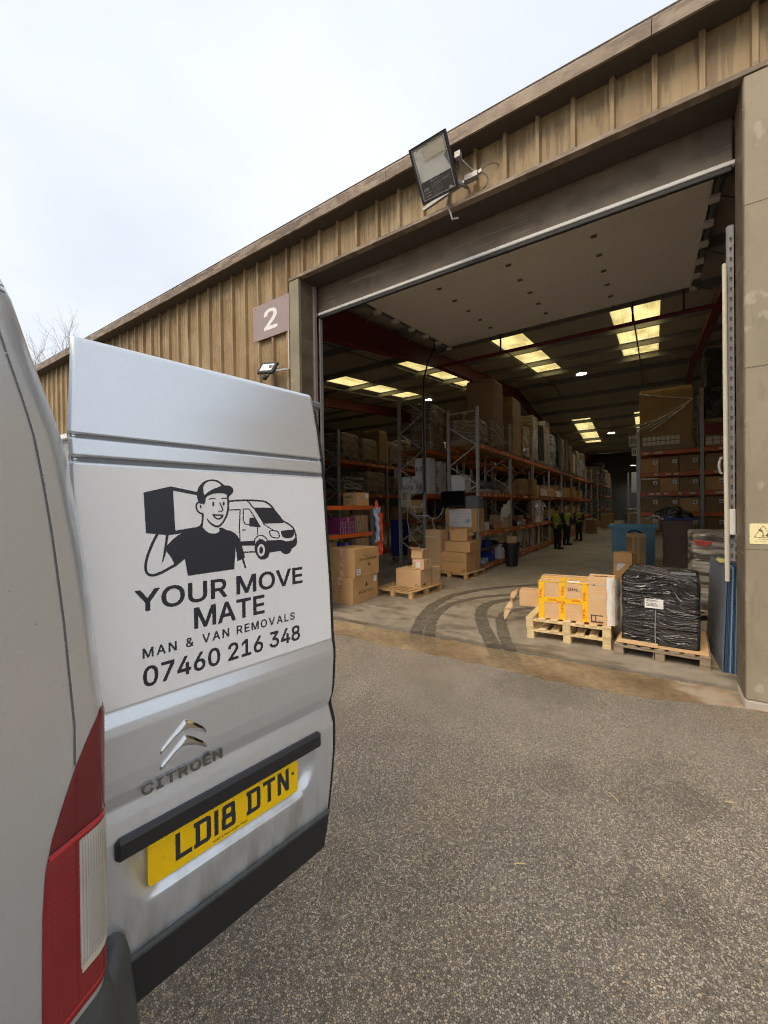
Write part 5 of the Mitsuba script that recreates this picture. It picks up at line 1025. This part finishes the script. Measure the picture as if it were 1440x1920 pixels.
simple(-4.40, 10.72, 1.80, .36, .42, .34, 'dull grey case beside the black monitor', 'mat_grey', name='equipment_case', cat='case')
clut = [('white plastic parts box on the bench shelf nearest the doorway', .30, .25, .24, 'poly_white', 11.55, -4.42), ('dark reddish tool case on the bench shelf', .25, .3, .14, 'print_brown', 11.95, -4.4), ('small brown parcel on the bench shelf by the hanging papers', .28, .3, .18, 'card', 12.6, -4.45), ('orange-brown carton behind the papers on the bench shelf', .45, .5, .42, 'card_light', 13.1, -4.55),
        ('black spray box on the bench shelf of the second bay', .2, .3, .2, 'rubber', 14.3, -4.3), ('white little box on the bench shelf of the second bay', .12, .12, .11, 'paper', 14.75, -4.2), ('second white little box further along the bench shelf', .1, .12, .12, 'paper', 15.1, -4.2), ('dull carton at the back of the second bench bay', .5, .5, .35, 'card_dull', 15.4, -4.7), ('dark red carton with loose papers on the bench shelf', .5, .6, .30, 'red_steel', 16.0, -4.6)]
for lab, w, d, h, mt, y, x in clut: simple(x, y, zb_, w, d, h, lab, mt, rng.uniform(-12, 12))
simple(-4.93, 11.6, zb_, .02, 2.1, .85, 'brown back board behind the first bench bay', 'card_dull', name='back_board', cat='board')
for i in range(4):
    k = solo('hanging_paper', xf(cbox(0, .006, 0, .30, 0, .42, .001), RX + .035 + .008 * i, 12.55 + .30 * i * .8, 1.42 + .05 * (i % 2) + .03 * i, 0, (-18, -8, 6, 12)[i], (1, 0, 0)), 'mat_paper', f'sheet of white paper hanging on the aisle rack upright, {ORD[i]} from the left', 'paper')
for i in range(7):
    h = rng.uniform(.55, .95); x = -4.3 + rng.uniform(-.1, .1)
    simple(x, 17.15 + i * .33, zb_, .2, .24, h, f'slim upright roll box, {ORD[i]} in the third bench bay', ['card_dull', 'kraft', 'poly_white'][i % 3], rng.uniform(-8, 8), name='upright_box')
for i in range(2):
    cr = grid(lambda U, Vv: np.stack([-4.25 + .22 * U + .05 * np.sin(Vv * 8), 17.2 + i * 1.2 + .5 * Vv + .05 * np.sin(U * 9), 2.05 - .5 * np.abs(U - .3) - .12 * np.sin(Vv * np.pi * 2)], -1), np.linspace(0, 1, 12), np.linspace(0, 1, 12))
    solo('plastic_bag', cr, 'mat_poly_white', ['white plastic bag hanging in the third bench bay, nearer one', 'white plastic bag hanging in the third bench bay, farther one'][i], 'bag', smooth=True)
# floor level of the aisle rack (z .19)
zf_ = zl(.05)
lo = [('pale blue tray of bottles on the lowest shelf of the first bay', .5, .6, .12, 'pale_blue', 11.3, -4.6), ('row of blue bottles box on the lowest shelf', .35, .35, .3, 'crate_blue', 11.9, -4.45), ('reddish box on the lowest shelf of the first bay', .2, .25, .34, 'magenta', 12.35, -4.4), ('white stacked paper reams on the lowest shelf', .35, .4, .42, 'paper', 12.75, -4.4), ('white crumpled sack box low in the first bay', .3, .3, .14, 'poly_white', 13.2, -4.35)]
for lab, w, d, h, mt, y, x in lo: simple(x, y, zf_, w, d, h, lab, mt, rng.uniform(-8, 8))
solo('inner_shelf', box(-4.9, -4.12, 11.0, 13.7, .58, .60), 'mat_galv_dark', 'thin dark shelf halfway up the lowest first bay', 'shelf')
for i in range(6): simple(-4.45 + rng.uniform(-.1, .1), 11.05 + i * .42, .602, .18, .2, rng.uniform(.12, .26), f'small supply box on the thin dark shelf, {ORD[i]} from the front', ['pale_blue', 'paper', 'crate_blue', 'magenta', 'rubber', 'paper'][i], rng.uniform(-20, 20), name='supply_box')
for b in (14.05, 17.1):
    for i in range(8):
        k = solo('cardboard_tube', xf(trimesh.creation.cylinder(.045, .7 + .12 * rng.random(), sections=10), -4.25 - .22 * (i % 2) * 1., b + .15 + i * .33, zf_ + .38, rng.uniform(-9, 9), rng.uniform(-9, 9)), ['mat_kraft', 'mat_paper', 'mat_card_dull'][i % 3], f'upright cardboard tube low in the {"second" if b < 15 else "third"} bay, {ORD[i]} along', 'tube')
for i, y in enumerate((20.3, 21.6, 23.3, 24.6, 26.4, 27.8, 29.5, 31.2)): simple(-4.9, y, zf_, .8, 1.0, rng.uniform(.5, .75), f'dull carton on the lowest shelf deep in the aisle rack, {ORD[i]} after the tubes', 'card_dull')
for i, y in enumerate((20.2, 21.5, 23.4, 24.8, 26.5, 28.0)): simple(-4.8, y, zb_, .7, .9, rng.uniform(.4, .8), f'carton on the bench level deep in the aisle rack, {ORD[i]} behind the people', ['card', 'card_dull'][i % 2])
# tall grey rack: white printed cartons, wrapped loads, notice, sockets
wc = [(-6.62, 11.0, 0), (-6.15, 11.0, 0), (-6.15, 11.0, 1), (-6.30, 12.15, 0), (-6.30, 12.15, 1)]
for i, (x, y, l) in enumerate(wc):
    lab = ['white printed carton at the lower left of the white stack on the grey rack', 'white printed carton at the bottom middle of the white stack', 'white printed carton on top of the middle one in the white stack', 'white printed carton at the lower right of the white stack', 'white printed carton at the upper right of the white stack'][i]
    k = simple(x, y, zl(2.12) + .545 * l, .455, .45, .54, lab, 'poly_white')
    def pl_(m, x=x, y=y, l=l): return xf(m, x, y, zl(2.12) + .545 * l)
    part(k, 'print', MB().m(pl_(onframe(text('kite', .05, .40, .12, .30, bold=False), (0, -.003, 0), *XF))).m(pl_(onframe(rect(.02, .44, .09, .094), (0, -.003, 0), *XF))).m(pl_(onframe(ext(Polygon([(.28, .31), (.32, .33), (.30, .43)]), .001), (0, -.003, 0), *XF))), 'mat_ink')
load(-6.45, 11.2, 3.62, .78, 1.0, 1.28, 'film', 'wrapped load with a peaked film top on the tall grey rack', 71, .05, top=.10)
load(-6.5, 13.9, 3.62, .85, 1.1, 1.5, 'card_dull', 'dull carton load in the second bay of the tall grey rack', 72, .01)
load(-6.5, 15.4, 3.62, .85, 1.1, 1.1, 'film', 'film-wrapped load deeper on the tall grey rack', 73, .03)
k = thing('notice', 'safety notice with red and dark bands hung on the tall grey upright', 'notice')
part(k, 'sheet', onframe(ext(Polygon([(-6.50, 1.88), (-6.14, 1.86), (-6.17, 2.36), (-6.51, 2.36)]), .003), (0, 10.73, 0), *XF), 'mat_cream')
for i, (a, m_) in enumerate(((2.30, 'lime'), (2.24, 'ink'), (2.18, 'ink'), (2.12, 'print_red'), (2.06, 'print_red'), (1.98, 'lime'), (1.92, 'lime'))): part(k, 'band', onframe(rect(-6.47, -6.28 if i % 2 else -6.32, a, a + .032), (0, 10.7265, 0), *XF), 'mat_' + m_)
k = thing('socket_board', 'wooden board with white sockets and plugs between the grey uprights', 'socket board')
part(k, 'board', box(-6.52, -5.74, 10.86, 10.875, 1.68, 2.07), 'mat_card')
part(k, 'trunking', box(-6.50, -5.80, 10.845, 10.86, 1.68, 1.80), 'mat_tape')
for i, x in enumerate((-6.36, -6.20, -6.08, -5.98, -5.86)): part(k, 'socket', cbox(x, x + (.07 if i < 4 else .10), 10.80, 10.86, 1.82, 1.82 + (.07 if i < 4 else .14), .008), 'mat_paper' if i != 3 else 'mat_tape_pink')
ends = [((-6.3, 10.78, 1.83), (-6.32, 10.72, 1.2), (-6.2, 10.75, .9), (-5.95, 10.8, .72)), ((-6.18, 10.78, 1.83), (-6.1, 10.7, 1.5), (-5.9, 10.7, 1.62), (-5.62, 10.74, 1.60)), ((-6.06, 10.78, 1.83), (-6.0, 10.7, 1.35), (-5.8, 10.7, 1.6), (-5.6, 10.74, 1.58)), ((-5.6, 10.74, 1.62), (-5.4, 10.7, 1.40), (-5.2, 10.7, 1.5), (-5.05, 10.68, 1.8)), ((-5.42, 10.7, 1.5), (-5.44, 10.7, 1.4), (-5.38, 10.72, 1.3), (-5.38, 10.75, 1.18)), ((-5.98, 10.78, 1.3), (-5.9, 10.7, 1.0), (-5.62, 10.7, 1.2), (-5.72, 10.8, .8))]
for i, e in enumerate(ends): solo('white_cable', tube(bez(*e, 16), .011, 5), 'mat_paper', ['white cable hanging lowest from the left socket', 'upper white cable looping from the sockets to the upright', 'lower white cable looping from the sockets to the upright', 'white cable sagging across to the carton with the calendar', 'short white cable dropping to the tall carton', 'white cable trailing behind the diagonal brace'][i], 'cable')
solo('steel_cabinet', cbox(-6.05, -5.74, 10.95, 11.5, .008, .70, .01), 'mat_beige_panel', 'low beige panel standing behind the parcels at the grey rack foot', 'cabinet')
simple(-6.45, 10.98, .008, .34, .4, .62, 'dull brown box on the floor inside the grey rack', 'card_dull')
simple(-6.5, 11.2, 1.0, .8, .6, .10, 'stack of flat brown trays inside the grey rack', 'card_dull', name='flat_tray', cat='tray')
simple(-6.5, 11.3, 1.45, .75, .5, .09, 'second stack of flat trays higher inside the grey rack', 'card_dull', name='flat_tray', cat='tray')
solo('black_cable', tube([(-5.35, 10.9, 6.85), (-5.38, 10.85, 6.5), (-5.52, 10.7, 6.05), (-5.63, 10.66, 5.6), (-5.66, 10.66, 4.6), (-5.655, 10.66, 3.2), (-5.65, 10.66, 2.35), (-5.69, 10.67, 2.25), (-5.8, 10.7, 2.2)], .022, 8), 'mat_rubber', 'thick black cable hanging from the roof down the grey upright', 'cable')
# blue crates on a dolly
k = thing('crate_dolly', 'low wheeled dolly under the stack of dark blue crates', 'dolly'); part(k, 'frame', box(-7.70, -7.26, 11.95, 12.5, .13, .17), 'mat_galv')
for x in (-7.62, -7.34): part(k, 'castor', xf(trimesh.creation.cylinder(.05, .03, sections=12), x, 12.02, .06, tilt=90, axis=(0, 1, 0)), 'mat_rubber')
for i in range(5):
    z = .172 + i * .25; solo('blue_crate', MB().m(cbox(-7.68, -7.28, 11.96, 12.48, z, z + .215, .008)).box(-7.70, -7.26, 11.94, 12.50, z + .216, z + .246), 'mat_crate_blue', f'dark blue plastic crate, {["bottom", "second", "middle", "fourth", "top"][i]} of the stack on the dolly', 'crate')
# far left rack goods
for i, (y, d, h, mt, amp) in enumerate([(10.95, .95, .78, 'film', .07), (12.1, 1.0, .75, 'film', .05), (13.2, .6, 1.2, 'card_dull', .01), (14.0, 1.1, .8, 'film', .04), (15.3, 1.2, 1.1, 'film_silver', .03)]):
    load(-9.85, y, 3.56, .9, d, h, mt, f'{["crumpled shiny", "square shiny", "tall dull", "brown", "pale"][i]} wrapped load on the top deck of the far left rack', 80 + i, amp, top=.08)
for i, (y, d, h, mt) in enumerate([(11.0, 1.2, .45, 'film_silver'), (12.4, 1.2, .7, 'film'), (14.2, 1.2, .6, 'film')]): load(-9.85, y, 2.39, .9, d, h, mt, f'{ORD[i]} wrapped load on the middle deck of the far left rack', 90 + i, .05)
for i, (y, d, h) in enumerate([(11.0, 1.2, .6), (12.5, 1.1, .7), (14.2, 1.0, .6), (15.4, 1.2, .7)]): simple(-9.8, y, 1.24, .8, d, h, f'{ORD[i]} dull carton on the lower deck of the far left rack', 'card_dull')
# near orange shelving behind the big cartons
SX, SY0, SY1 = -5.40, 5.86, 7.66
k = thing('orange_shelving', 'bright orange shelving unit behind the big cartons by the van door', 'shelving')
for x in (SX - .02, SX - .62):
    for y in (SY0, SY1): part(k, 'upright', box(x - .03, x + .03, y - .03, y + .03, .008, 1.90 if x < SX - .3 else 1.86), 'mat_galv_dark')
for z in (.50, 1.215, 1.81):
    for x in (SX, SX - .6): part(k, 'beam', MB().box(x - .04, x, SY0 + .03, SY1 - .03 + .02, z, z + .085).box(x, x + .002, SY0 + .03, SY1 - .01, z + .03, z + .055), 'mat_orange_bright')
    part(k, 'shelf_board', box(SX - .60, SX - .041, SY0 + .03, SY1 - .03, z + .06, z + .08), 'mat_card_dull')
kk, p = carton(-5.80, 7.08, 1.895, .40, .42, .29, 0, 'brown instrument carton with black lettering on top of the orange shelving', 'card', tape=None)
part(kk, 'print', MB().m(front(p, text('KORG', .06, .22, .17, .225))).m(front(p, text('8', .235, .27, .17, .235))).m(front(p, rect(.06, .16, .09, .10))).m(front(p, rect(.06, .14, .06, .068))), 'mat_ink'); part(kk, 'address_label', right(p, .40, rect(.27, .39, .16, .27)), 'mat_paper'); part(kk, 'edge_tape', front(p, rect(.385, .40, 0, .285)), 'mat_cream')
simple(-5.85, 6.55, 1.30, .40, .50, .34, 'magenta plastic box on the middle shelf of the orange shelving', 'magenta', name='plastic_box'); simple(-5.80, 7.10, 1.30, .36, .40, .38, 'printed carton beside the magenta box on the orange shelving', 'card_dull')
k = thing('flask', 'green round flask at the left of the orange shelving', 'flask'); part(k, 'body', xf(lathe([(0, 0), (.09, 0), (.10, .04), (.10, .2), (.06, .27), (.03, .30), (0, .30)], 20), -5.72, 6.22, 1.30), 'mat_green', 30)
wire = MB()
for i in range(9): wire.m(tube([(-5.39, 6.48 + i * .085, 1.31), (-5.40, 6.48 + i * .085, 1.56)], .004, 4))
for z in (1.33, 1.44, 1.55): wire.m(tube([(-5.395, 6.46, z), (-5.395, 7.18, z)], .004, 4))
solo('wire_guard', wire, 'mat_galv', 'thin wire guard before the magenta box on the orange shelving', 'wire guard', kind='stuff')
for i, (x, y, w, d, h, mt) in enumerate([(-5.9, 6.0, .4, .5, .55, 'card_dull'), (-5.9, 6.6, .4, .4, .5, 'crate_blue'), (-5.85, 7.1, .4, .45, .58, 'card_dull')]): simple(x, y, .60, w, d, h, ['dull carton low at the left of the orange shelving', 'dark blue tote low in the middle of the orange shelving', 'dull carton low at the right of the orange shelving'][i], mt)
fl = lambda y0, y1, z0, z1, w: grid(lambda U, Vv: np.stack([SX + .06 + .035 * np.sin(U * 9 + Vv * 5) + .015 * np.sin(Vv * 21), y0 + (y1 - y0) * U + .06 * np.sin(Vv * 3.1) * w, z0 + (z1 - z0) * Vv], -1), np.linspace(0, 1, 16), np.linspace(0, 1, 30))
k = thing('carrier_bag', 'orange and pale blue plastic bag hanging at the end of the orange shelving', 'bag')
part(k, 'blue_panel', fl(7.62, 7.80, 1.05, 1.86, .8), 'mat_pale_blue', True); part(k, 'orange_panel', fl(7.79, 7.90, .78, 1.72, 1.), 'mat_hi_orange', True); part(k, 'orange_top', grid(lambda U, Vv: np.stack([SX + .07 + .02 * np.sin(U * 8), 7.62 + .16 * U * (1 - .8 * Vv) + .05 * Vv, 1.82 + .20 * Vv], -1), np.linspace(0, 1, 8), np.linspace(0, 1, 8)), 'mat_hi_orange', True)
part(k, 'orange_foot', fl(7.72, 7.86, .74, 1.08, .9), 'mat_hi_orange', True)
# right rack cartons
def rk(i, li, j): return f'brown labelled carton on the right rack, {["left", "middle", "right"][i]} bay, {["lowest", "second", "third", "fourth"][li]} shelf, {ORD[j]} from the left'
for i in range(2):
    for li, b in enumerate((.85, 1.46, 2.10, 2.71)):
        h = [.44, .46, .44, .50][li]
        for j in range(3):
            w = .49
            simple(-.45 + i * 1.63 + .07 + j * .505, 15.56 + rng.uniform(0, .04), b + .138, w, .75, h - rng.uniform(0, .05), rk(i, li, j), 'card_dull' if (i + j + li) % 3 else 'card', 0, lab=True)
k = load(-.42, 15.52, 3.54, 1.42, .9, 1.80, 'card_dull', 'huge double carton with loose film on the right rack top', 101, .004, top=.004)
part(k, 'carton_joint', xf(MB().box(.66, .668, -.006, .0, .15, 1.92).mesh(), -.42, 15.53, 3.54), 'mat_print_brown')
for a, b in (((.0, 1.86), (1.38, 1.50)), ((.02, .70), (1.38, 1.48)), ((.02, .62), (1.2, 1.28)), ((.3, .62), (1.3, 1.40)), ((.0, 1.84), (.5, 1.74)), ((.03, .85), (.9, 1.15))):
    part(k, 'film_fold', tube([(-.42 + a[0], 15.525, 3.54 + a[1]), (-.42 + (a[0] + b[0]) / 2, 15.515, 3.54 + (a[1] + b[1]) / 2 - .04), (-.42 + b[0], 15.525, 3.54 + b[1])], .012, 5), 'mat_poly_white', True)
for r in range(2):
    for c in range(8): part(k, 'white_label', xf(box(.10 + c * .122, .10 + c * .122 + .105, -.004, .0, .16 + r * .15, .16 + r * .15 + .12), -.42, 15.52, 3.54), 'mat_cream')
k = load(1.22, 15.6, 4.25, .95, .9, 2.1, 'film_black', 'tall dark film-wrapped load in the second bay top of the right rack', 102, .02)
k = load(1.22, 15.52, 3.54, 1.42, .9, .34, 'card_dull', 'flat carton layer with white labels under the red beam, right rack', 103, .004, pal=False)
for r in range(2):
    for c in range(6): part(k, 'white_label', xf(box(.05 + c * .18, .05 + c * .18 + .15, -.004, .0, .06 + r * .13, .06 + r * .13 + .11), 1.22, 15.53, 3.54), 'mat_cream')
# small clutter on the aisle rack
cl = random.Random(12); CM = ['poly_white', 'card', 'paper', 'card_light', 'grey', 'card_dull', 'crate_blue', 'kraft', 'rubber']
for bay in range(1, 6):
    for lv, (z, kk_) in enumerate(((zl(2.12), 'middle'), (zb_, 'bench'))):
        for j in range(5):
            w, d, h = cl.uniform(.15, .35), cl.uniform(.2, .4), cl.uniform(.08, .3)
            simple(-4.38 + cl.uniform(-.05, .05), 10.95 + bay * P_ + j * .57 + cl.uniform(0, .12), z, w, d, h, f'{["little", "low", "squat", "narrow", "odd"][j]} item at the shelf edge, {kk_} level, {ORD[bay]} bay of the aisle rack', CM[cl.randrange(9)], cl.uniform(-15, 15), name='shelf_item', cat='packaged item')
# far end of the aisle
for i, (x, y, w, d, h, mt) in enumerate([(-1.7, 34, 1.0, 1.2, 1.1, 'film'), (-.3, 31, 1., 1.2, 1.5, 'film'), (-.4, 37, 1.2, 1.2, 1.9, 'card_dull'), (-2.6, 46, 1.2, 1.2, 1.3, 'film_silver'), (-3.6, 36.2, .9, 1.0, 1.0, 'card_dull'), (-1.0, 42, 1.2, 1.2, 1.5, 'film'), (-3.75, 29.0, .6, .8, .8, 'card_dull'), (.3, 26, 1.1, 1.2, 1.6, 'card_dull')]):
    load(x, y, .008, w, d, h, mt, f'dim pallet load on the floor far down the aisle, {ORD[i]} of eight', 110 + i, .03)
solo('steel_post', box(-1.46, -1.38, 30.3, 30.38, .008, 3.9), 'mat_upright', 'thin pale post standing far down the aisle on the right', 'post')
solo('wall_board', box(-1.25, .2, 30.4, 30.45, 2.6, 3.9), 'mat_poly_white', 'pale board beside the thin post far down the aisle', 'board')
# lamps
for i, (x, y, z, r) in enumerate([(-2.41, 17.9, 7.05, .19), (-2.25, 29.0, 6.30, .19), (-9.1, 17.7, 7.04, .17), (-1.79, 47., 5.7, .2), (-1.76, 54., 4.4, .15)]):
    k = thing('pendant_lamp', ['lit round pendant lamp nearest over the aisle', 'lit pendant lamp, second along the aisle', 'lit pendant lamp above the grey rack on the left', 'small lit lamp far down the aisle', 'tiny lit lamp at the far end of the aisle'][i], 'lamp')
    part(k, 'housing', xf(lathe([(0, .16), (.06, .16), (.08, .06), (r, .03), (r + .015, 0), (r, 0), (0, .012)], 24), x, y, z), 'mat_galv_dark', 30)
    kk = numbered(k + '__lens'); scene[kk] = {**mikit.ply(xf(lathe([(0, -.02), (r * .7, -.015), (r * .95, .0)], 24), x, y, z)), 'emitter': {'type': 'area', 'radiance': rgb(16., 15.6, 14.6)}, 'bsdf': {'type': 'diffuse'}}
    part(k, 'rod', tube([(x, y, z + .15), (x, y, roofz(y) - .01)], .012, 6), 'mat_galv_dark')

# ---------------------------------------------------------------- people
def bones(J, L, grow=0., edge=.05, n=10):
    M = None
    for a, b in L:
        h = m3.Manifold.batch_hull([ball(J[a][0], J[a][1] + grow, n), ball(J[b][0], J[b][1] + grow, n)]); M = h if M is None else M + h
    m = tri(M.refine_to_length(edge)); m.merge_vertices(); trimesh.smoothing.filter_taubin(m, iterations=6); return m
def person(x, y, rot, label, pose, vest='hi_vis', hgt=1.0, hairc='hair'):
    k = thing('person', label, 'person')
    J = {'head': ((.02, 0, 1.66), .088), 'crown': ((-.005, 0, 1.70), .09), 'chin': ((.06, 0, 1.585), .045), 'neck': ((0, 0, 1.50), .055), 'chest': ((0, 0, 1.32), .115), 'chl': ((0, .10, 1.34), .095), 'chr': ((0, -.10, 1.34), .095), 'waist': ((0, 0, 1.08), .11), 'hip': ((-.01, 0, .95), .115),
         'hl': ((0, .09, .93), .095), 'hr': ((0, -.09, .93), .095), 'sl': ((0, .19, 1.42), .062), 'sr': ((0, -.19, 1.42), .062), 'nose': ((.115, 0, 1.645), .012), 'brow': ((.095, 0, 1.67), .02), 'earl': ((0, .088, 1.645), .018), 'earr': ((0, -.088, 1.645), .018)}
    for s, q in (('l', 1), ('r', -1)):
        J['k' + s] = ((.02 + pose.get('k' + s, 0), q * .10, .50), .062); J['a' + s] = ((pose.get('a' + s, 0) - .02, q * .11, .09), .042); J['t' + s] = ((pose.get('a' + s, 0) + .16, q * .13, .035), .032); J['he' + s] = ((pose.get('a' + s, 0) - .05, q * .11, .04), .036)
        e, w = pose['arm' + s]; J['e' + s] = ((e[0], q * e[1], e[2]), .045); J['w' + s] = ((w[0], q * w[1], w[2]), .031)
        d = np.array(J['w' + s][0]) - np.array(J['e' + s][0]); d /= np.linalg.norm(d); J['p' + s] = (tuple(np.array(J['w' + s][0]) + d * .075), .030)
        side = np.cross(d, (0, 0, 1.)) if abs(d[2]) < .9 else np.array([1., 0, 0]); side /= np.linalg.norm(side)
        for f in range(4):
            b = np.array(J['p' + s][0]) + side * (f - 1.5) * .021; J[f'f{s}{f}'] = (tuple(b), .011); J[f'g{s}{f}'] = (tuple(b + d * (.055, .07, .065, .05)[f] + np.array([.012, 0, -.02])), .008)
        J['th' + s] = (tuple(np.array(J['w' + s][0]) + d * .03 + side * .03), .013); J['tt' + s] = (tuple(np.array(J['w' + s][0]) + d * .075 + side * .06), .010)
    legs = [('hip', 'hl'), ('hip', 'hr'), ('hl', 'kl'), ('hr', 'kr'), ('kl', 'al'), ('kr', 'ar')]
    feet = [('hel', 'tl'), ('her', 'tr'), ('al', 'hel'), ('ar', 'her')]
    torso = [('chest', 'chl'), ('chest', 'chr'), ('chl', 'waist'), ('chr', 'waist'), ('waist', 'hip'), ('chl', 'sl'), ('chr', 'sr')]
    arms = [('sl', 'el'), ('sr', 'er'), ('el', 'wl'), ('er', 'wr')]
    hand = [q for s in 'lr' for q in [('w' + s, 'p' + s), ('th' + s, 'tt' + s), ('w' + s, 'th' + s)] + [('p' + s, f'f{s}{f}') for f in range(4)] + [(f'f{s}{f}', f'g{s}{f}') for f in range(4)]]
    face = [('head', 'crown'), ('head', 'chin'), ('neck', 'head'), ('brow', 'nose'), ('head', 'brow'), ('head', 'earl'), ('head', 'earr'), ('neck', 'chest')]
    P = lambda m: xf(trimesh.Trimesh(np.asarray(m.vertices) * hgt, m.faces, process=False), x, y, .008, rot)
    part(k, 'body', P(bones(J, legs + feet + torso + arms + hand + face, edge=.03)), 'mat_skin', True)
    part(k, 'trousers', P(bones(J, legs, .016)), 'mat_navy', True); part(k, 'shoes', P(bones(J, feet, .01)), 'mat_rubber', True)
    part(k, 'jacket', P(bones(J, torso + arms, .014)), 'mat_navy', True); part(k, 'hi_vis_vest', P(bones(J, torso[:6], .026)), 'mat_' + vest, True)
    Jh = {'a': ((-.02, 0, 1.70), .096), 'b': ((-.045, 0, 1.63), .075)}; part(k, 'hair', P(bones(Jh, [('a', 'b')])), 'mat_' + hairc, True)
    for z in (1.06, 1.2): part(k, 'reflective_band', P(xf(trimesh.creation.annulus(.132, .142, .045, sections=24), 0, 0, z)), 'mat_galv')
person(-3.43, 18.25, 60, 'person in a bright yellow vest and dark trousers, nearest in the aisle', {'arml': ((.05, .28, 1.17), (.26, .20, 1.08)), 'armr': ((.05, .28, 1.17), (.27, .16, 1.10)), 'kl': .03, 'al': .05}, hgt=1.03)
person(-3.44, 20.4, -40, 'person in a striped yellow vest standing behind the nearest one', {'arml': ((-.02, .29, 1.15), (.10, .27, .92)), 'armr': ((.02, .29, 1.16), (.24, .20, 1.02)), 'kr': .04}, hgt=1.0)
person(-3.28, 23.1, -120, 'person in a dark jacket and yellow vest, farthest of the three', {'arml': ((.03, .28, 1.16), (.25, .15, 1.15)), 'armr': ((-.02, .28, 1.15), (.06, .28, .90)), 'ar': .06}, hgt=.98)

# ---------------------------------------------------------------- bare tree behind the far end of the roof
k = thing('bare_tree', 'leafless winter tree rising behind the far left end of the roof', 'tree')
br = []; tr = random.Random(4)
def grow(p, d, L, r, n):
    q = p + d * L * .5 + np.array([tr.uniform(-.05, .05), tr.uniform(-.05, .05), 0]) * L; e = p + d * L
    br.append(tube([p, q, e], [r, r * .85, r * .7], 5))
    if n == 0: return
    for i in range(3 if n > 2 else 2 + (tr.random() < .6)):
        a = np.array([tr.gauss(0, 1), tr.gauss(0, 1), tr.gauss(0, .5)]); a -= d * (a @ d); a /= np.linalg.norm(a)
        g_ = d * tr.uniform(.75, 1.) + a * tr.uniform(.3, .65) + np.array([0, 0, .18]); grow(e if i else q, g_ / np.linalg.norm(g_), L * tr.uniform(.62, .82), r * .60, n - 1)
TX, TY = -38., 12.2
part(k, 'trunk', tube([(TX, TY, -.01), (TX + .1, TY, 4), (TX, TY, 7.6)], [.34, .26, .2], 10), 'mat_bark')
for a in range(5): grow(np.array([TX, TY, 6.0 + a * .35]), np.array([math.cos(a * 1.4) * .4, math.sin(a * 1.4) * .4, .85]), 3.1, .075, 5)
part(k, 'branches', trimesh.util.concatenate(br), 'mat_bark', kind='stuff')
